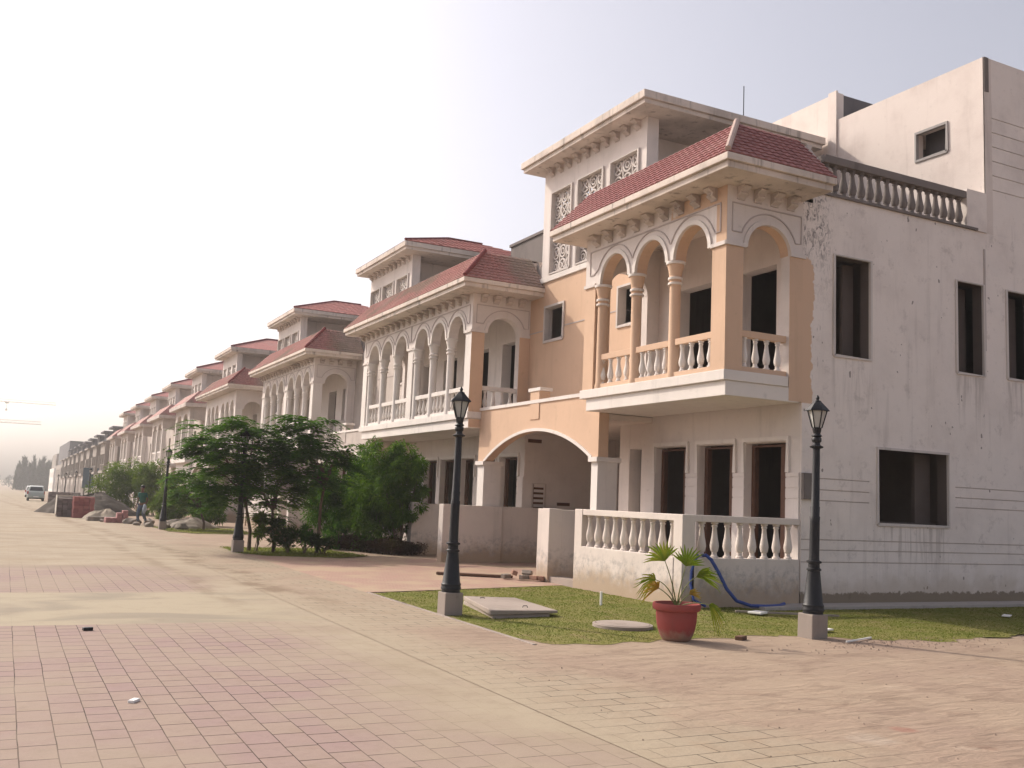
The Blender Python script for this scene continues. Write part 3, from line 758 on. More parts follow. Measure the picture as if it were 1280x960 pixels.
def carport(R_, a, b, mat, detail=True, pil='whiteclean', adj=True):
    """segmental arch wall at X=11.07 between a and b"""
    X0 = 11.07; m = MB(); ya, yb = a-.22, b+.02; zs, rise, zt = 2.60, .70, 3.93
    ca, cb = a+.03, b-.36; mid = (ca+cb)/2; h = (cb-ca)/2; Rr = (h*h+rise*rise)/(2*rise)
    pts = [(ya, zs, zt), (ca, zs, zt)]
    N = 28
    for i in range(1, N):
        u = ca+2*h*i/N; pts.append((u, zs+math.sqrt(Rr*Rr-(u-mid)**2)-(Rr-rise), zt))
    pts += [(cb, zs, zt), (yb, zs, zt)]
    m.strip('X', X0, X0+.25, pts); w_ = part('carport_wall', m, mat, R_)
    m = MB(); m.ribbon('X', X0, -.03, [(u, z) for u, z, _ in pts[1:-1]], .07); part('arch_trim', m, 'whiteclean', w_)
    m = MB(); m.box(X0-.03, X0+.28, ya, a+.0+3.0 if False else yb, zt, zt+.08)
    m.box(X0-.04, X0+.30, mid-.32, mid+.28, 4.22, 4.30)
    part('coping', m, 'whiteclean', w_)
    m = MB(); m.box(X0-.02, X0+.27, mid-.25, mid+.2, zt+.08, 4.22); m.box(X0-.02, X0, mid-.25, mid+.2, 3.55, zt); part('pinnacle', m, mat, w_)
    for (p, q) in ((ya, ca), (cb, yb)):
        m = MB(); m.box(X0, X0+.5, p, q, 0, 2.50); pl = part('carport_pillar', m, pil if not adj else 'whiteclean', R_)
        m = MB(); m.box(X0-.06, X0+.56, p-.05, q+.05, 2.50, 2.60); part('capital', m, 'whiteclean', pl)
    m = MB(); m.box(X0+.25, 17, a-.2, b, 3.42, 3.53); m.box(16.9, 17.1, a, b, 0, 3.42); part('carport_ceiling', m, 'ceil', R_)

def ground_front(R_, y0, ops, wallm, end, detail=True):
    """front wall at X=12.45 of ground + first floor, ops = ground openings"""
    zt = 2.87; t = .30
    y1 = end
    holes = [(a, b, .02, zt) for a, b in ops]
    return holes

def house_common(R_, y0, L, ops_g, ops_u, rec, mats, detail=True, wall_y0=None):
    t = .30
    holes = [(a, b, .25, 2.87) for a, b in ops_g]+[(a, b, z0, z1) for a, b, z0, z1 in ops_u]
    m = MB(); m.wall('X', 12.45, 12.45+t, (wall_y0 or y0), y0+L, 0, 7.372, holes)
    part('front_wall', m, mats['wall'], R_)
    # recess wall over the carport
    up = [(y0+L+.5, y0+L+1.3, 5.75, 6.7), (y0+L+3.85, y0+L+4.85, 5.83, 6.77)]
    m = MB(); m.wall('X', 12.45, 12.67, y0+L, y0+L+rec, 3.60, 7.45, up)
    part('recess_wall', m, mats['recess'], R_)
    for a, b, c, d in up:
        m = MB(); m.ribbon('X', 12.45, -.04, [(a, c), (a, d), (b, d), (b, c), (a, c)], .08, .2); part('window', m, 'frame', R_)
    if detail:
        m = MB(); a, b, c, d = up[1]
        m.ribbon('X', 12.45, -.012, [(a, c-.0), (a-.0, 6.15), (y0+L+1.35, 6.15)], .03) if False else m.ribbon('X', 12.45, -.012, [(a-.05, 6.15), (y0+L+1.35, 6.15)], .03)
        m.ribbon('X', 12.45, -.012, [(b+.05, 6.15), (y0+L+rec-.02, 6.15)], .03); part('moulding', m, 'mould', R_)
    # opening frames and grooved piers on the ground floor
    if detail:
        for a, b in ops_g: fm = MB(); fm.ribbon('X', 12.45, -.045, [(a-.04, 2.32), (a-.04, 2.93), (b+.04, 2.93), (b+.04, 2.32)], .09); part('door_surround', fm, 'whiteclean', R_)
        gm = MB(); edges = sorted([y for o in ops_g for y in o]); prs = []
        prs = [(edges[i], edges[i+1]) for i in range(1, len(edges)-1, 2)]
        for a, b in [((wall_y0 or y0), edges[0])]+prs+[(edges[-1], edges[-1]+.32)]:
            if b-a > .8: continue
            gm = MB()
            for z0, z1 in ((0.25, 1.84), (1.86, 2.03), (2.05, 2.22), (2.24, 2.31)):
                gm.box(12.415, 12.45, a+(.0 if a != (wall_y0 or y0) else .004), b, z0, z1)
            gm.box(12.43, 12.449, a+.006, b-.002, .25, 2.30)
            part('pier', gm, 'white', R_)
        for i, (a, b) in enumerate(ops_g):
            m = MB(); m.box(12.64, 12.70, a+.02, a+.05+(b-a)*.28, .26, 2.85)
            d = part('door', m, 'wood', R_)
            m = MB(); m.ribbon('X', 12.62, -.02, [(a+.03, .26), (a+.03, 2.82), (b-.05, 2.82), (b-.05, .26)], .10, .08); part('door_frame', m, 'wood', d)
    # floors, roof, inner partitions
    m = MB(); m.box(12.75, 24, y0+.25, y0+L, 3.45, 3.62); m.box(12.45, 24, y0+.23, y0+L+rec, 7.33, 7.449) if False else m.box(12.75, 24, y0+.23, y0+L+rec, 7.25, 7.37)
    m.box(16.6, 16.8, y0+.25, y0+L, 0, 7.25); m.box(12.75, 24, y0+L-.1, y0+L+.1, 0, 7.25)
    m.box(12.75, 24, y0+.25, y0+L, .0, .12); m.box(23.9, 24.1, y0+.25, y0+L+rec, 0, 7.25); m.box(12.67, 24, y0+L+.1, y0+L+rec-.1, 3.62, 3.75); m.box(16, 16.2, y0+L+.1, y0+L+rec, 3.7, 7.25)
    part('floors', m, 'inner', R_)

# ---- corner house
H1 = root('corner_house', 'two storey corner house with peach arched balcony and maroon tiled roof', 'house', (12.45, 13.15, 0), None)
colP = lathe_mesh('column', colprof(2.2), 16, 'peach'); colW = lathe_mesh('column', colprof(2.2), 16, 'whiteclean')
mats1 = dict(pillar='peach', wall='frieze1', rail='peach', colmesh=colP, tile='tile1', cap='cap', sidepier='peach', intrados='peach')
L1, pil1, ar1, co1 = bay(H1, 13.15, 1, True, mats1)
peachmats = dict(wall='white', recess='peach')
og1 = [(13.51, 14.63), (14.96, 16.05), (16.44, 17.53), (18.08, 18.55)]
ou1 = [(13.83, 14.88, 4.0, 6.2), (15.75, 16.85, 4.0, 6.2)]
house_common(H1, 13.15, 4.75, og1[:3], ou1, 5.7, peachmats, wall_y0=13.176)
m = MB(); m.wall('X', 12.45, 12.75, 17.9, 18.95, 0, 3.42, [(18.08, 18.55, .2, 2.87)]); m.box(12.75, 16, 18.75, 18.95, 0, 3.42); part('carport_side_wall', m, 'white', H1)
carport(H1, 17.9, 23.6, 'peach')
# side wall with grooves: outer skin split at grooves, backing 2.5 cm behind
gr_lo = (.76, .97, 1.15); gr_hi = (1.84, 2.03, 2.23)
win = [(13.2, 14.13, 4.48, 6.36), (16.47, 17.28, 4.48, 6.34), (17.98, 18.85, 4.5, 6.34), (14.3, 16.2, 1.46, 2.86)]
XE = 24.0
holes = list(win)
gb = MB()
for z in gr_lo: gb.box(12.46, XE-.1, 13.166, 13.1745, z-.02, z+.02)
for z in gr_hi: gb.box(12.72, 14.1, 13.166, 13.1745, z-.02, z+.02); gb.box(16.4, XE-.1, 13.166, 13.1745, z-.02, z+.02)
for z in gr_lo: holes.append((12.451, XE-.1, z-.009, z+.009))
for z in gr_hi: holes.append((12.72, 14.1, z-.009, z+.009)); holes.append((16.4, XE-.1, z-.009, z+.009))
m = MB()
# wall() tests hole overlap by cell centre, so overlapping holes are fine
m.wall('Y', 13.15, 13.175, 12.45, XE, 0, 7.45, holes); sw = part('side_wall', m, 'corner', H1); g2 = part('groove_backing', gb, 'groove', sw); g2['kind'] = 'stuff'
m = MB(); m.wall('Y', 13.1755, 13.40, 12.452, XE, 0, 7.449, win); part('wall_core', m, 'inner', sw)  # core coloured dark so the window reveals look unlit
for a, b, c, d in win:
    m = MB(); m.ribbon('Y', 13.15, -.03, [(a, c), (a, d), (b, d), (b, c), (a, c)], .055, .02); fr = part('window', m, 'frame', H1)
    m = MB(); m.box(a+.03, b-.03, 13.42, 13.46, c, c+.05); m.box(b-.30 if b-a < 1.5 else b-.45, b-.03, 13.55, 13.62, c-.0, d-.02); part('reveal', m, 'inner', fr)  # reveal pieces get their unlit look from the dark colour
m = MB(); m.box(12.45, 12.72, 13.09, 13.15, 1.85, 2.31); part('corner_block', m, 'grey', H1)
m = MB(); m.box(17.30, 17.335, 13.125, 13.15, 5.0, 7.1); part('rain_pipe', m, 'mould', H1)
# roof terrace parapet and balustrade
m = MB(); m.box(12.9, 17.1, 13.10, 13.36, 7.45, 7.50); part('terrace_ledge', m, 'grey', H1)
balustrade(H1, 'Y', 13.23, 12.95, 16.8, 7.50, 8.23, 17, .15, 'grey', None, 'roof', curb=.0, wid=.20)
m = MB(); m.box(16.8, 17.39, 13.12, 13.40, 7.45, 8.28); part('parapet_pier', m, 'towerside', H1)
# upper storey block at the back right
tz = [8.41, 8.72, 9.03, 9.34, 9.65, 9.96]
m = MB(); m.wall('X', 17.4, 17.62, 13.15, 17.23, 7.45, 11.25, [(14.06, 14.88, 9.48, 10.12)])
o = part('upper_storey', m, 'tower', H1)
hh = [(17.52, XE-.1, z-.009, z+.009) for z in tz]
m = MB(); m.wall('Y', 13.152, 13.175, 17.4, XE, 7.45, 11.25, hh); m.box(17.62, XE, 13.176, 13.4, 7.45, 11.249); m.box(17.62, XE, 13.4, 17.2, 11.1, 11.249); part('storey_side', m, 'towerside', o)
m = MB(); m.box(17.35, 17.6, 13.12, 13.3, 10.75, 11.255) if False else m.box(17.41, 17.53, 13.135, 13.152, 10.5, 11.25); part('corner_patch', m, 'grey', o)
m = MB(); m.ribbon('X', 17.4, -.03, [(14.06, 9.48), (14.06, 10.12), (14.88, 10.12), (14.88, 9.48), (14.06, 9.48)], .07, .05); fr = part('window', m, 'framegrey', H1)
m = MB(); m.box(17.85, 17.95, 14.0, 15.0, 9.3, 10.3); part('shutter', m, 'darkcem', fr)
m = MB(); m.wall('X', 17.405, 17.6, 17.232, 24.5, 7.45, 11.95, []); m.box(17.36, 17.42, 17.235, 17.5, 7.45, 12.0); o2 = part('rear_block', m, 'tower', H1)
m = MB(); m.box(17.6, XE, 17.24, 17.5, 7.45, 11.93); m.box(17.6, XE, 17.5, 24.4, 11.7, 11.9); part('block_side', m, 'darkcem', o2)
penthouse(H1, 18.2, 23.05, None, True, 17.3)
# antenna rod on the roof
a = MB(); a.tube([(15.1, 18.0, 10.76), (15.1, 18.0, 11.85)], .012, 5)
single('antenna_rod', a, 'iron', 'thin antenna rod standing on the flat upper roof of the corner house', 'antenna')

# wall vents of the shared driveway live on the next house's side wall
def row_house(y0, dy_label, first=False):
    pass
def double_house(name, y0, label, group, side_peach, detail):
    R_ = root(name, label, 'house', (12.45, y0, gz(y0)), group)
    z0 = R_.location.z; R_.location.z = 0      # build at zero, then drop
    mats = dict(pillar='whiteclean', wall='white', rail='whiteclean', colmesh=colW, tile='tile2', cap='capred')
    if side_peach: mats.update(sidepier='peach')
    L, pil, ar, co_ = bay(R_, y0, 2, detail, mats)
    if side_peach:
        m = MB(); m.box(10.7, 11.08, y0-.004, y0, 3.98, 6.16); m.box(10.72, 12.40, y0-.006, y0, 3.56, 3.78); part('painted_face', m, 'peach', R_)
    og = []; ou = []
    for k in range(2):
        s = pil[k][1]-.02
        og += [(s, s+1.10), (s+1.40, s+2.46), (s+2.82, s+3.80)]
        ou += [(s+.25, s+1.3, 4.0, 6.2), (s+2.2, s+3.3, 4.0, 6.2)]
    house_common(R_, y0, L, og, ou, 15.2-L, dict(wall='white', recess='cream'), detail)
    # side walls of the main body (facing the driveways)
    m = MB(); m.wall('Y', y0+.002, y0+.23, 12.751, 24, 0, 7.372, []); part('side_wall', m, 'white', R_)
    m = MB(); m.wall('Y', y0+L-.23, y0+L-.002, 12.75, 24, 0, 3.42, []); part('side_wall', m, 'cream', R_)
    if detail and side_peach:
        v = MB(); v.box(12.28+.25, 12.95, y0-.01, y0+.002, 3.26, 3.36); part('vent_slot', v, 'wood', R_)
        v = MB(); v.box(13.5, 13.9, y0-.02, y0+.002, 1.55, 1.64); part('vent_slot', v, 'wood', R_)
        v = MB(); v.box(12.75, 12.76, y0-.014, y0+.002, 1.2, 2.12)
        for k in range(6): v.box(12.76, 13.06, y0-.012, y0+.002, 1.30+k*.135, 1.36+k*.135)
        part('vent_grille', v, 'wood', R_)
        v = MB(); v.ribbon('Y', y0, -.025, [(12.72, 1.2), (12.72, 2.14), (13.12, 2.14), (13.12, 1.2)], .04, .0); part('vent_frame', v, 'cream', R_)
    carport(R_, y0+L, y0+15.2, 'cream' if not side_peach else 'cream', detail)
    penthouse(R_, y0+L+.45, y0+L+5.0, 'tile3', detail)
    m = MB(); m.box(15.5, 20, y0+5.0, y0+7.5, 7.38, 10.9); m.box(15.45, 20, y0+4.95, y0+7.55, 10.9, 11.0); part('stair_block', m, 'grey', R_)
    R_.location.z = z0; R_.scale = (1, 1, .98)
    return R_
H2 = double_house('row_house', 23.6, 'pink roofed house next to the corner house, its near balcony side painted peach', 'red roofed row houses', True, True)
H3 = double_house('row_house', 38.8, 'second house after the corner one, all cream, rising behind the feathery trees', 'red roofed row houses', False, True)
ordn = ['third', 'fourth', 'fifth', 'sixth', 'seventh', 'eighth', 'ninth', 'tenth', 'eleventh', 'twelfth']
H4 = double_house('row_house', 54.0, 'third house after the corner one, red hipped roof over a dark open upper room', 'red roofed row houses', False, False)
def dup_house(src, y, label, group):
    c = dup(src); c.location = (12.45, y, gz(y)); c['label'] = label; c['group'] = group; return c

# narrower far houses with two tall bays and an arched porch below
def narrow_house(name, y0, label, group, finished):
    R_ = root(name, label, 'house', (12.45, y0, gz(y0)), group); z0 = R_.location.z; R_.location.z = 0
    W = 'cream' if finished else 'far'; L = 6.2; REC = 12.6-L
    m = MB(); arch_strip(m, 'X', 10.7, 10.95, y0, y0+L, 6.55, 7.37, [(y0+1.75, .9), (y0+4.45, .9)], .45) if finished else m.wall('X', 10.7, 10.95, y0, y0+L, 6.0, 7.37)
    m.box(10.7, 12.45, y0+.001, y0+.25, 6.5, 7.37); m.box(12.0, 12.45, y0+.001, y0+.25, 3.9, 6.5); part('arcade_wall', m, W, R_)
    for a in (0, 2.95, 5.85):
        m = MB(); m.box(10.7, 11.0, y0+a, y0+a+.32, 3.9, 6.55 if finished else 6.0); part('pillar', m, 'whiteclean' if finished else W, R_)
    for k in (0, 1):
        m = MB(); u0, u1 = y0+.32+k*2.9, y0+2.95+k*2.9; m.box(10.78, 10.88, u0, u1, 4.62, 4.74)
        for q in range(10): u = u0+(u1-u0)*(q+.5)/10; m.box(10.80, 10.86, u-.04, u+.04, 3.98, 4.62)
        m.box(10.78, 10.86, (u0+u1)/2-.05, (u0+u1)/2+.05, 3.98, 6.5); part('balustrade', m, 'whiteclean' if finished else W, R_)
    m = MB(); m.box(10.6, 12.45, y0-.05, y0+L+.05, 3.55, 3.9); part('floor_slab', m, 'whiteclean' if finished else W, R_)
    m = MB(); arch_strip(m, 'X', 10.95, 11.2, y0+.2, y0+L-.2, 1.9, 3.55, [(y0+1.7, .95), (y0+4.5, .95)], 1.1); part('porch_arches', m, 'whiteclean', R_)
    for a in (.2, 2.7, L-.6): m = MB(); m.box(10.95, 11.2, y0+a, y0+a+.4, 0, 1.9); part('porch_pillar', m, 'whiteclean', R_)
    hs_ = [(y0+.8+k*1.8, y0+1.8+k*1.8, 4.0, 6.2) for k in range(3)]+[(y0+.8+k*1.8, y0+1.8+k*1.8, .2, 2.5) for k in range(3)]
    m = MB(); m.wall('X', 12.45, 12.7, y0, y0+12.6, 0, 7.37, hs_+[(y0+L+1.5, y0+L+2.5, 4.4, 6.2)]); m.box(12.7, 22, y0, y0+.25, 0, 7.37); m.box(12.7, 22, y0, y0+12.6, 7.2, 7.37); m.box(16, 16.2, y0, y0+12.6, 0, 7.2); part('front_wall', m, W, R_)
    if finished:
        m = MB(); m.box(10.3, 12.9, y0-.4, y0+L+.8, 7.37, 7.62); part('eave', m, 'eave', R_)
        m = MB(); zb, zt, s, xa, ya, e1 = 7.63, 8.6, 1.0, 10.33, y0-.37, y0+L+.8
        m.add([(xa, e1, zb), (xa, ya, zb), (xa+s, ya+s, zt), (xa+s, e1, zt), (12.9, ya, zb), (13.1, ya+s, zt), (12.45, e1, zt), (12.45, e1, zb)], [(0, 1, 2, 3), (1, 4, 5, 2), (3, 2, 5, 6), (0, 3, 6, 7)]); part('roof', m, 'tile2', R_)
        penthouse(R_, y0+L+.8, y0+L+5.2, 'tile3', False, 18)
    else:
        m = MB(); m.box(10.4, 12.9, y0-.3, y0+L+.5, 7.37, 7.6); part('eave', m, 'far', R_)
        m = MB(); m.wall('X', 12.45, 12.7, y0+L+.5, y0+L+5.2, 7.37, 9.7, [(y0+L+1.0, y0+L+2.0, 7.9, 9.3), (y0+L+3.4, y0+L+4.6, 7.9, 9.3)]); m.box(12.7, 18, y0+L+.5, y0+L+.75, 7.37, 9.7); m.box(11.9, 18, y0+L, y0+L+5.6, 9.7, 9.95); part('upper_room_wall', m, 'fardark' , R_)
    R_.location.z = z0; R_.scale = (1, 1, .98); return R_
ylist = [69.0, 81.8, 94.4, 107.0, 119.6]
N1 = narrow_house('row_house', ylist[0], 'fourth house after the corner one, first of the narrower two-bay houses with rose roof', 'narrow rose roofed houses', True)
for i, y in enumerate(ylist[1:]):
    dup_house(N1, y, '%s house after the corner one, narrow two-bay front under rose roof tiles' % ordn[i+2], 'narrow rose roofed houses')
U1 = narrow_house('unfinished_house', 132.4, 'nearest of the far unfinished grey houses without roof tiles', 'far unfinished grey houses', False)
for i in range(8):
    dup_house(U1, 145.0+12.6*i, 'far unfinished grey house with no roof tiles, number %d from the near end of its run' % (i+2) if False else '%s nearest of the far unfinished grey houses without roof tiles' % ['second', 'third', 'fourth', 'fifth', 'sixth', 'seventh', 'eighth', 'ninth'][i], 'far unfinished grey houses')

def block(name, label, y0, y1, z1, x0, matA, matB):
    R_ = root(name, label, 'building', (x0, y0, gz(y0)), None); zz = gz(y0)
    m = MB(); hs_ = [(y0+1.5+k*5, y0+3+k*5, zz+1+j*3.3, zz+2.7+j*3.3) for k in range(int((y1-y0-3)/5)) for j in range(2)]
    m.wall('X', x0, x0+.3, y0, y1, zz-1, zz+7.2, hs_); m.box(x0+.3, x0+14, y0, y0+.3, zz-1, zz+7.2); m.box(x0+.3, x0+14, y1-.3, y1, zz-1, zz+7.2); m.box(x0+3, x0+3.3, y0, y1, zz-1, zz+7.2); part('wall', m, matA, R_)
    m = MB(); m.wall('X', x0+.4, x0+.7, y0+.3, y1-.3, zz+7.2, zz+z1, [(y0+2, y0+4, zz+8, zz+9.6)]); m.box(x0+.7, x0+14, y0+.3, y0+.6, zz+7.2, zz+z1); m.box(x0+.7, x0+14, y0+.3, y1-.3, zz+z1-.3, zz+z1); part('upper_storey', m, matB, R_)
    return R_
block('apartment_block', 'dark topped block standing taller at the far end of the house row', 250, 300, 12.4, 12.2, 'far', 'fardark')
block('apartment_block', 'last small block with a bright white end wall beside the far dark trees', 322, 352, 11.5, 12.6, 'farwhite', 'far')

# ------------------------------------------------------------------ garden walls
W1 = root('garden_wall', 'whitewashed garden wall with baluster panels in front of the corner house', 'garden wall', (9.9, 13.15, 0))
m = MB(); m.box(9.9, 10.1, 13.36, 16.32, -.05, .80); m.box(10.1, 12.42, 13.15, 13.33, -.05, .80); part('base_wall', m, 'fence', W1, bev=.01)
m = MB(); m.box(9.9, 10.16, 13.15, 13.40, -.05, 1.50); part('post', m, 'fence', W1, bev=.01)
m = MB(); m.box(9.9, 10.12, 16.31, 16.58, -.05, 1.50); part('post', m, 'fence', W1, bev=.01)
balustrade(W1, 'X', 10.0, 13.40, 16.31, .80, 1.50, 10, .11, 'fence', None, 'fence', curb=0, wid=.18)
balustrade(W1, 'Y', 13.24, 10.16, 12.44, .80, 1.50, 8, .11, 'fence', None, 'fence', curb=0, wid=.16, inset=.75)
m = MB(); m.box(9.95, 10.3, 16.58, 17.6, -.02, .12); m.box(10.1, 10.6, 16.6, 17.6, -.02, .06); part('gate_step', m, 'slab', W1)
W2 = root('driveway_wall', 'low plastered driveway wall with a double gate post by the corner house arch', 'garden wall', (9.9, 17.6, 0))
m = MB(); m.box(9.9, 10.2, 17.59, 17.90, -.05, 1.48); part('gate_post', m, 'fence', W2, bev=.01)
m = MB(); m.box(9.98, 10.25, 17.93, 18.22, -.05, 1.47); part('gate_post', m, 'fence', W2, bev=.01)
m = MB(); m.box(10.2, 12.40, 17.60, 17.84, -.05, 1.46); part('wall', m, 'fence', W2, bev=.01)
def drive_wall(y, label, front=True):
    z = gz(y); R_ = root('driveway_wall', label, 'garden wall', (9.9, y, z), 'plain driveway walls'); R_.location.z = 0
    m = MB(); m.box(9.9, 10.12, y-.55, y-.27, -.05, 1.45); part('gate_post', m, 'fence', R_, bev=.01)
    m = MB(); m.box(10.12, 11.6, y-.50, y-.30, -.05, 1.44); m.box(11.6, 13.3, y-.42, y-.24, -.05, 1.44); part('wall', m, 'fence', R_, bev=.01)
    if front:
        m = MB(); m.box(10.3, 10.5, y+2.6, y+2.9, -.05, 1.45); part('gate_post', m, 'fence', R_)
        m = MB(); m.box(10.5, 12.4, y+2.65, y+2.85, -.05, 1.42); m.box(10.35, 10.5, y+3.9, y+8.9, -.05, 1.42); part('wall', m, 'fence', R_)
        m = MB(); m.box(10.3, 10.5, y+3.75, y+3.9, -.05, 1.45); part('gate_post', m, 'fence', R_)
        m = MB(); m.box(10.3, 10.5, y+8.9, y+9.15, -.05, 1.45); part('gate_post', m, 'fence', R_)
    R_.location.z = z
drive_wall(23.6, 'plain low wall beside the arched driveway, just left of the front lamp post')
drive_wall(38.8, 'plain low wall with white posts behind the feathery trees')
drive_wall(54.0, 'plain low wall far behind the third lamp post')

# ------------------------------------------------------------------ street lamps
def make_lamp():
    R_ = root('street_lamp', 'x', 'street lamp', (0, 0, 0), 'black lantern posts along the street')
    m = MB(); m.box(-.135, .135, -.135, .135, -.05, .31); part('footing', m, 'lampblock', R_, bev=.012)
    m = MB(); m.lathe([(.13, .31), (.13, .345), (.142, .35), (.142, .375), (.135, .39), (.14, .42), (.125, .44), (.082, .84), (.08, .86), (.095, .865), (.095, .885), (.075, .90), (.073, .955), (.098, .965), (.098, .985), (.07, .995), (.066, 1.03), (.063, 1.5), (.066, 1.56), (.058, 1.575), (.060, 1.69), (.055, 1.70), (.046, 2.46)], seg=20); part('post', m, 'iron', R_)
    m = MB(); m.lathe([(.046, 2.46), (.085, 2.475), (.09, 2.49), (.05, 2.51), (.045, 2.54), (.062, 2.56), (.062, 2.60), (.05, 2.615), (.07, 2.63), (.045, 2.66), (.055, 2.70), (.06, 2.74)], seg=16); part('collar', m, 'iron', R_)
    H = MB(); n_ = 6
    for k in range(n_):
        a = 2*PI*k/n_+.26; b = a+2*PI/n_
        p = lambda t, r, z: (r*math.cos(t), r*math.sin(t), z)
        H.tube([p(a, .062, 2.74), p(a, .125, 2.97)], .0085, 5)
        H.tube([p(a, .128, 2.972), p(b, .128, 2.972)], .010, 5)
        H.add([p(a, .158, 2.975), p(b, .158, 2.975), p(b, .05, 3.09), p(a, .05, 3.09), p(a, .158, 2.965), p(b, .158, 2.965), (0, 0, 2.965)], [(0, 1, 2, 3), (0, 4, 5, 1), (4, 6, 5)])
    H.lathe([(.052, 3.085), (.048, 3.10), (.02, 3.11), (.018, 3.125), (.026, 3.14), (.018, 3.16), (.006, 3.18)], seg=10)
    la = part('lantern', H, 'iron', R_)
    G = MB(); G.lathe([(.054, 2.745), (.112, 2.965)], seg=6); G.sm = False
    G.v = [(x*math.cos(.26)-y*math.sin(.26), x*math.sin(.26)+y*math.cos(.26), z) for x, y, z in G.v]
    part('pane', G, 'pane', la)
    return R_
lamp0 = make_lamp()
LP = [(5.64, 12.73, 'nearer of the two front lamp posts, beside the concrete cover on the lawn', (.003, .002)), (9.52, 9.83, 'lamp post right of the potted palm in front of the bare side wall', (.014, .007)), (5.44, 25.85, 'lamp post with its head hidden in the feathery trees', (0, 0)),
      (5.55, 40.2, 'lamp post just right of the walking man', (.008, .004)), (7.0, 67.5, 'lamp post rising from the pale bamboo bushes', (.008, .004)), (6.1, 87, 'lamp post behind the red block stack', (0, 0)), (6.05, 104, 'thin far lamp post, third from the street end', (0, 0)), (6.0, 121, 'thin far lamp post, second from the street end', (0, 0)), (5.95, 137, 'farthest lamp post near the parked car', (0, 0))]
for i, (x, y, lb, tl) in enumerate(LP):
    o = lamp0 if i == 0 else dup(lamp0); o.location = (x, y, gz(y)); o['label'] = lb; o.rotation_euler = (tl[1], tl[0], 0)

# ------------------------------------------------------------------ palm in pot
PX, PY = 7.45, 9.98
PT = root('potted_palm', 'young fan palm with yellowing leaves in a big terracotta pot at the lawn edge', 'potted plant', (PX, PY, 0))
m = MB(); m.lathe([(.155, 0), (.175, .015), (.205, .07), (.23, .15), (.245, .24), (.25, .32), (.248, .355), (.275, .36), (.29, .375), (.295, .42), (.285, .445), (.262, .445), (.25, .40), (.24, .37)], (PX, PY, 0), 40); part('pot', m, 'pot', PT)
m = MB(); m.lathe([(.245, .36), (.245, .375), (.05, .39)], (PX, PY, 0), 24); part('soil', m, 'soil', PT)
def fan_leaf(az, reach, h, droop, size, mat, segs=13, spread=2.0, tilt=.3):
    base = Vector((PX, PY, .37)); d = Vector((math.cos(az), math.sin(az), 0)); pts = []
    for i in range(9): t = i/8; pts.append(base+d*(reach*t**1.25)+Vector((0, 0, h*(t-.25*droop*t*t*2)*1.0)))
    tip = pts[-1]; st = MB(); st.tube(pts, [.009-.0005*i for i in range(9)], 5); s_ = part('leaf_stem', st, 'stemgreen', PT)
    dirv = (pts[-1]-pts[-2]).normalized(); vw = Vector((.6, .8, 0))+Vector((random.uniform(-.3, .3), random.uniform(-.3, .3), random.uniform(-.1, .5))); side = dirv.cross(vw).normalized(); up = side.cross(dirv).normalized()
    m = MB()
    for k in range(segs):
        a = (k/(segs-1)-.5)*spread; f = dirv*math.cos(a)+side*math.sin(a)
        L = size*(1-.25*abs(a)/1.2)*random.uniform(.88, 1.08); w_ = size*.038
        sd = (f.cross(up)).normalized(); V = []
        for j, (t, ww) in enumerate(((0, .25), (.3, .8), (.6, 1), (.85, .5), (1, .03))):
            c = tip+f*L*t+up*(.04*math.sin(t*2)*size*2)-Vector((0, 0, 1))*(droop*size*.55*t*t*(1+.4*random.random()))
            fold = up*(w_*.35*ww)
            V += [c+sd*w_*ww, c+fold, c-sd*w_*ww]
        F_ = []
        for j in range(4): o = 3*j; F_ += [(o, o+3, o+4, o+1), (o+1, o+4, o+5, o+2)]
        m.add(V, F_)
    part('leaf', m, mat, s_)
# screen-left is roughly direction (-.89,.45)
sl_ = math.atan2(.45, -.89)
fan_leaf(sl_+.1, .16, .70, .35, .36, 'palm')
fan_leaf(sl_-.1, .26, .62, .9, .30, 'palm')
fan_leaf(sl_+.4, .26, .36, .6, .26, 'palmdry')
fan_leaf(sl_+PI-.2, .10, .62, .3, .34, 'palm')
fan_leaf(sl_+PI+.1, .24, .66, .8, .38, 'palm', spread=1.1)
fan_leaf(sl_+PI+.4, .18, .24, .5, .20, 'palmdry', spread=1.2)
fan_leaf(sl_+PI-.6, .42, .26, 1.3, .24, 'palm')


# ------------------------------------------------------------------ small things near the lawn
m = MB(); m.tube([(10.35, 13.3, .83), (10.35, 13.1, .85), (10.42, 13.05, .78), (10.52, 12.98, .58), (10.62, 12.9, .33), (10.78, 12.84, .14), (11.05, 12.8, .06), (11.35, 12.78, .05), (11.7, 12.85, .05), (11.9, 12.95, .07)], .03, 8)
m.tube([(10.3, 13.25, .83), (10.15, 13.1, .80), (10.02, 13.05, .6), (9.98, 13.02, .4), (10.0, 12.95, .15), (10.2, 12.9, .05)], .022, 8)
single('hose', m, 'hose', 'blue hose hanging over the low garden wall down to the grass', 'hose')
C1 = root('chamber_cover', 'raised concrete chamber slab lying on the lawn beside the front lamp post', 'concrete cover', (6.7, 13.1, 0))
m = MB(); m.add([(6.05, 12.2, -.02), (7.0, 12.32, -.02), (7.25, 14.05, -.02), (6.4, 13.95, -.02), (6.05, 12.2, .05), (7.0, 12.32, .05), (7.25, 14.05, .05), (6.4, 13.95, .05)], [(0, 1, 5, 4), (1, 2, 6, 5), (2, 3, 7, 6), (3, 0, 4, 7), (4, 5, 6, 7)]); part('base', m, 'slab', C1, bev=.01)
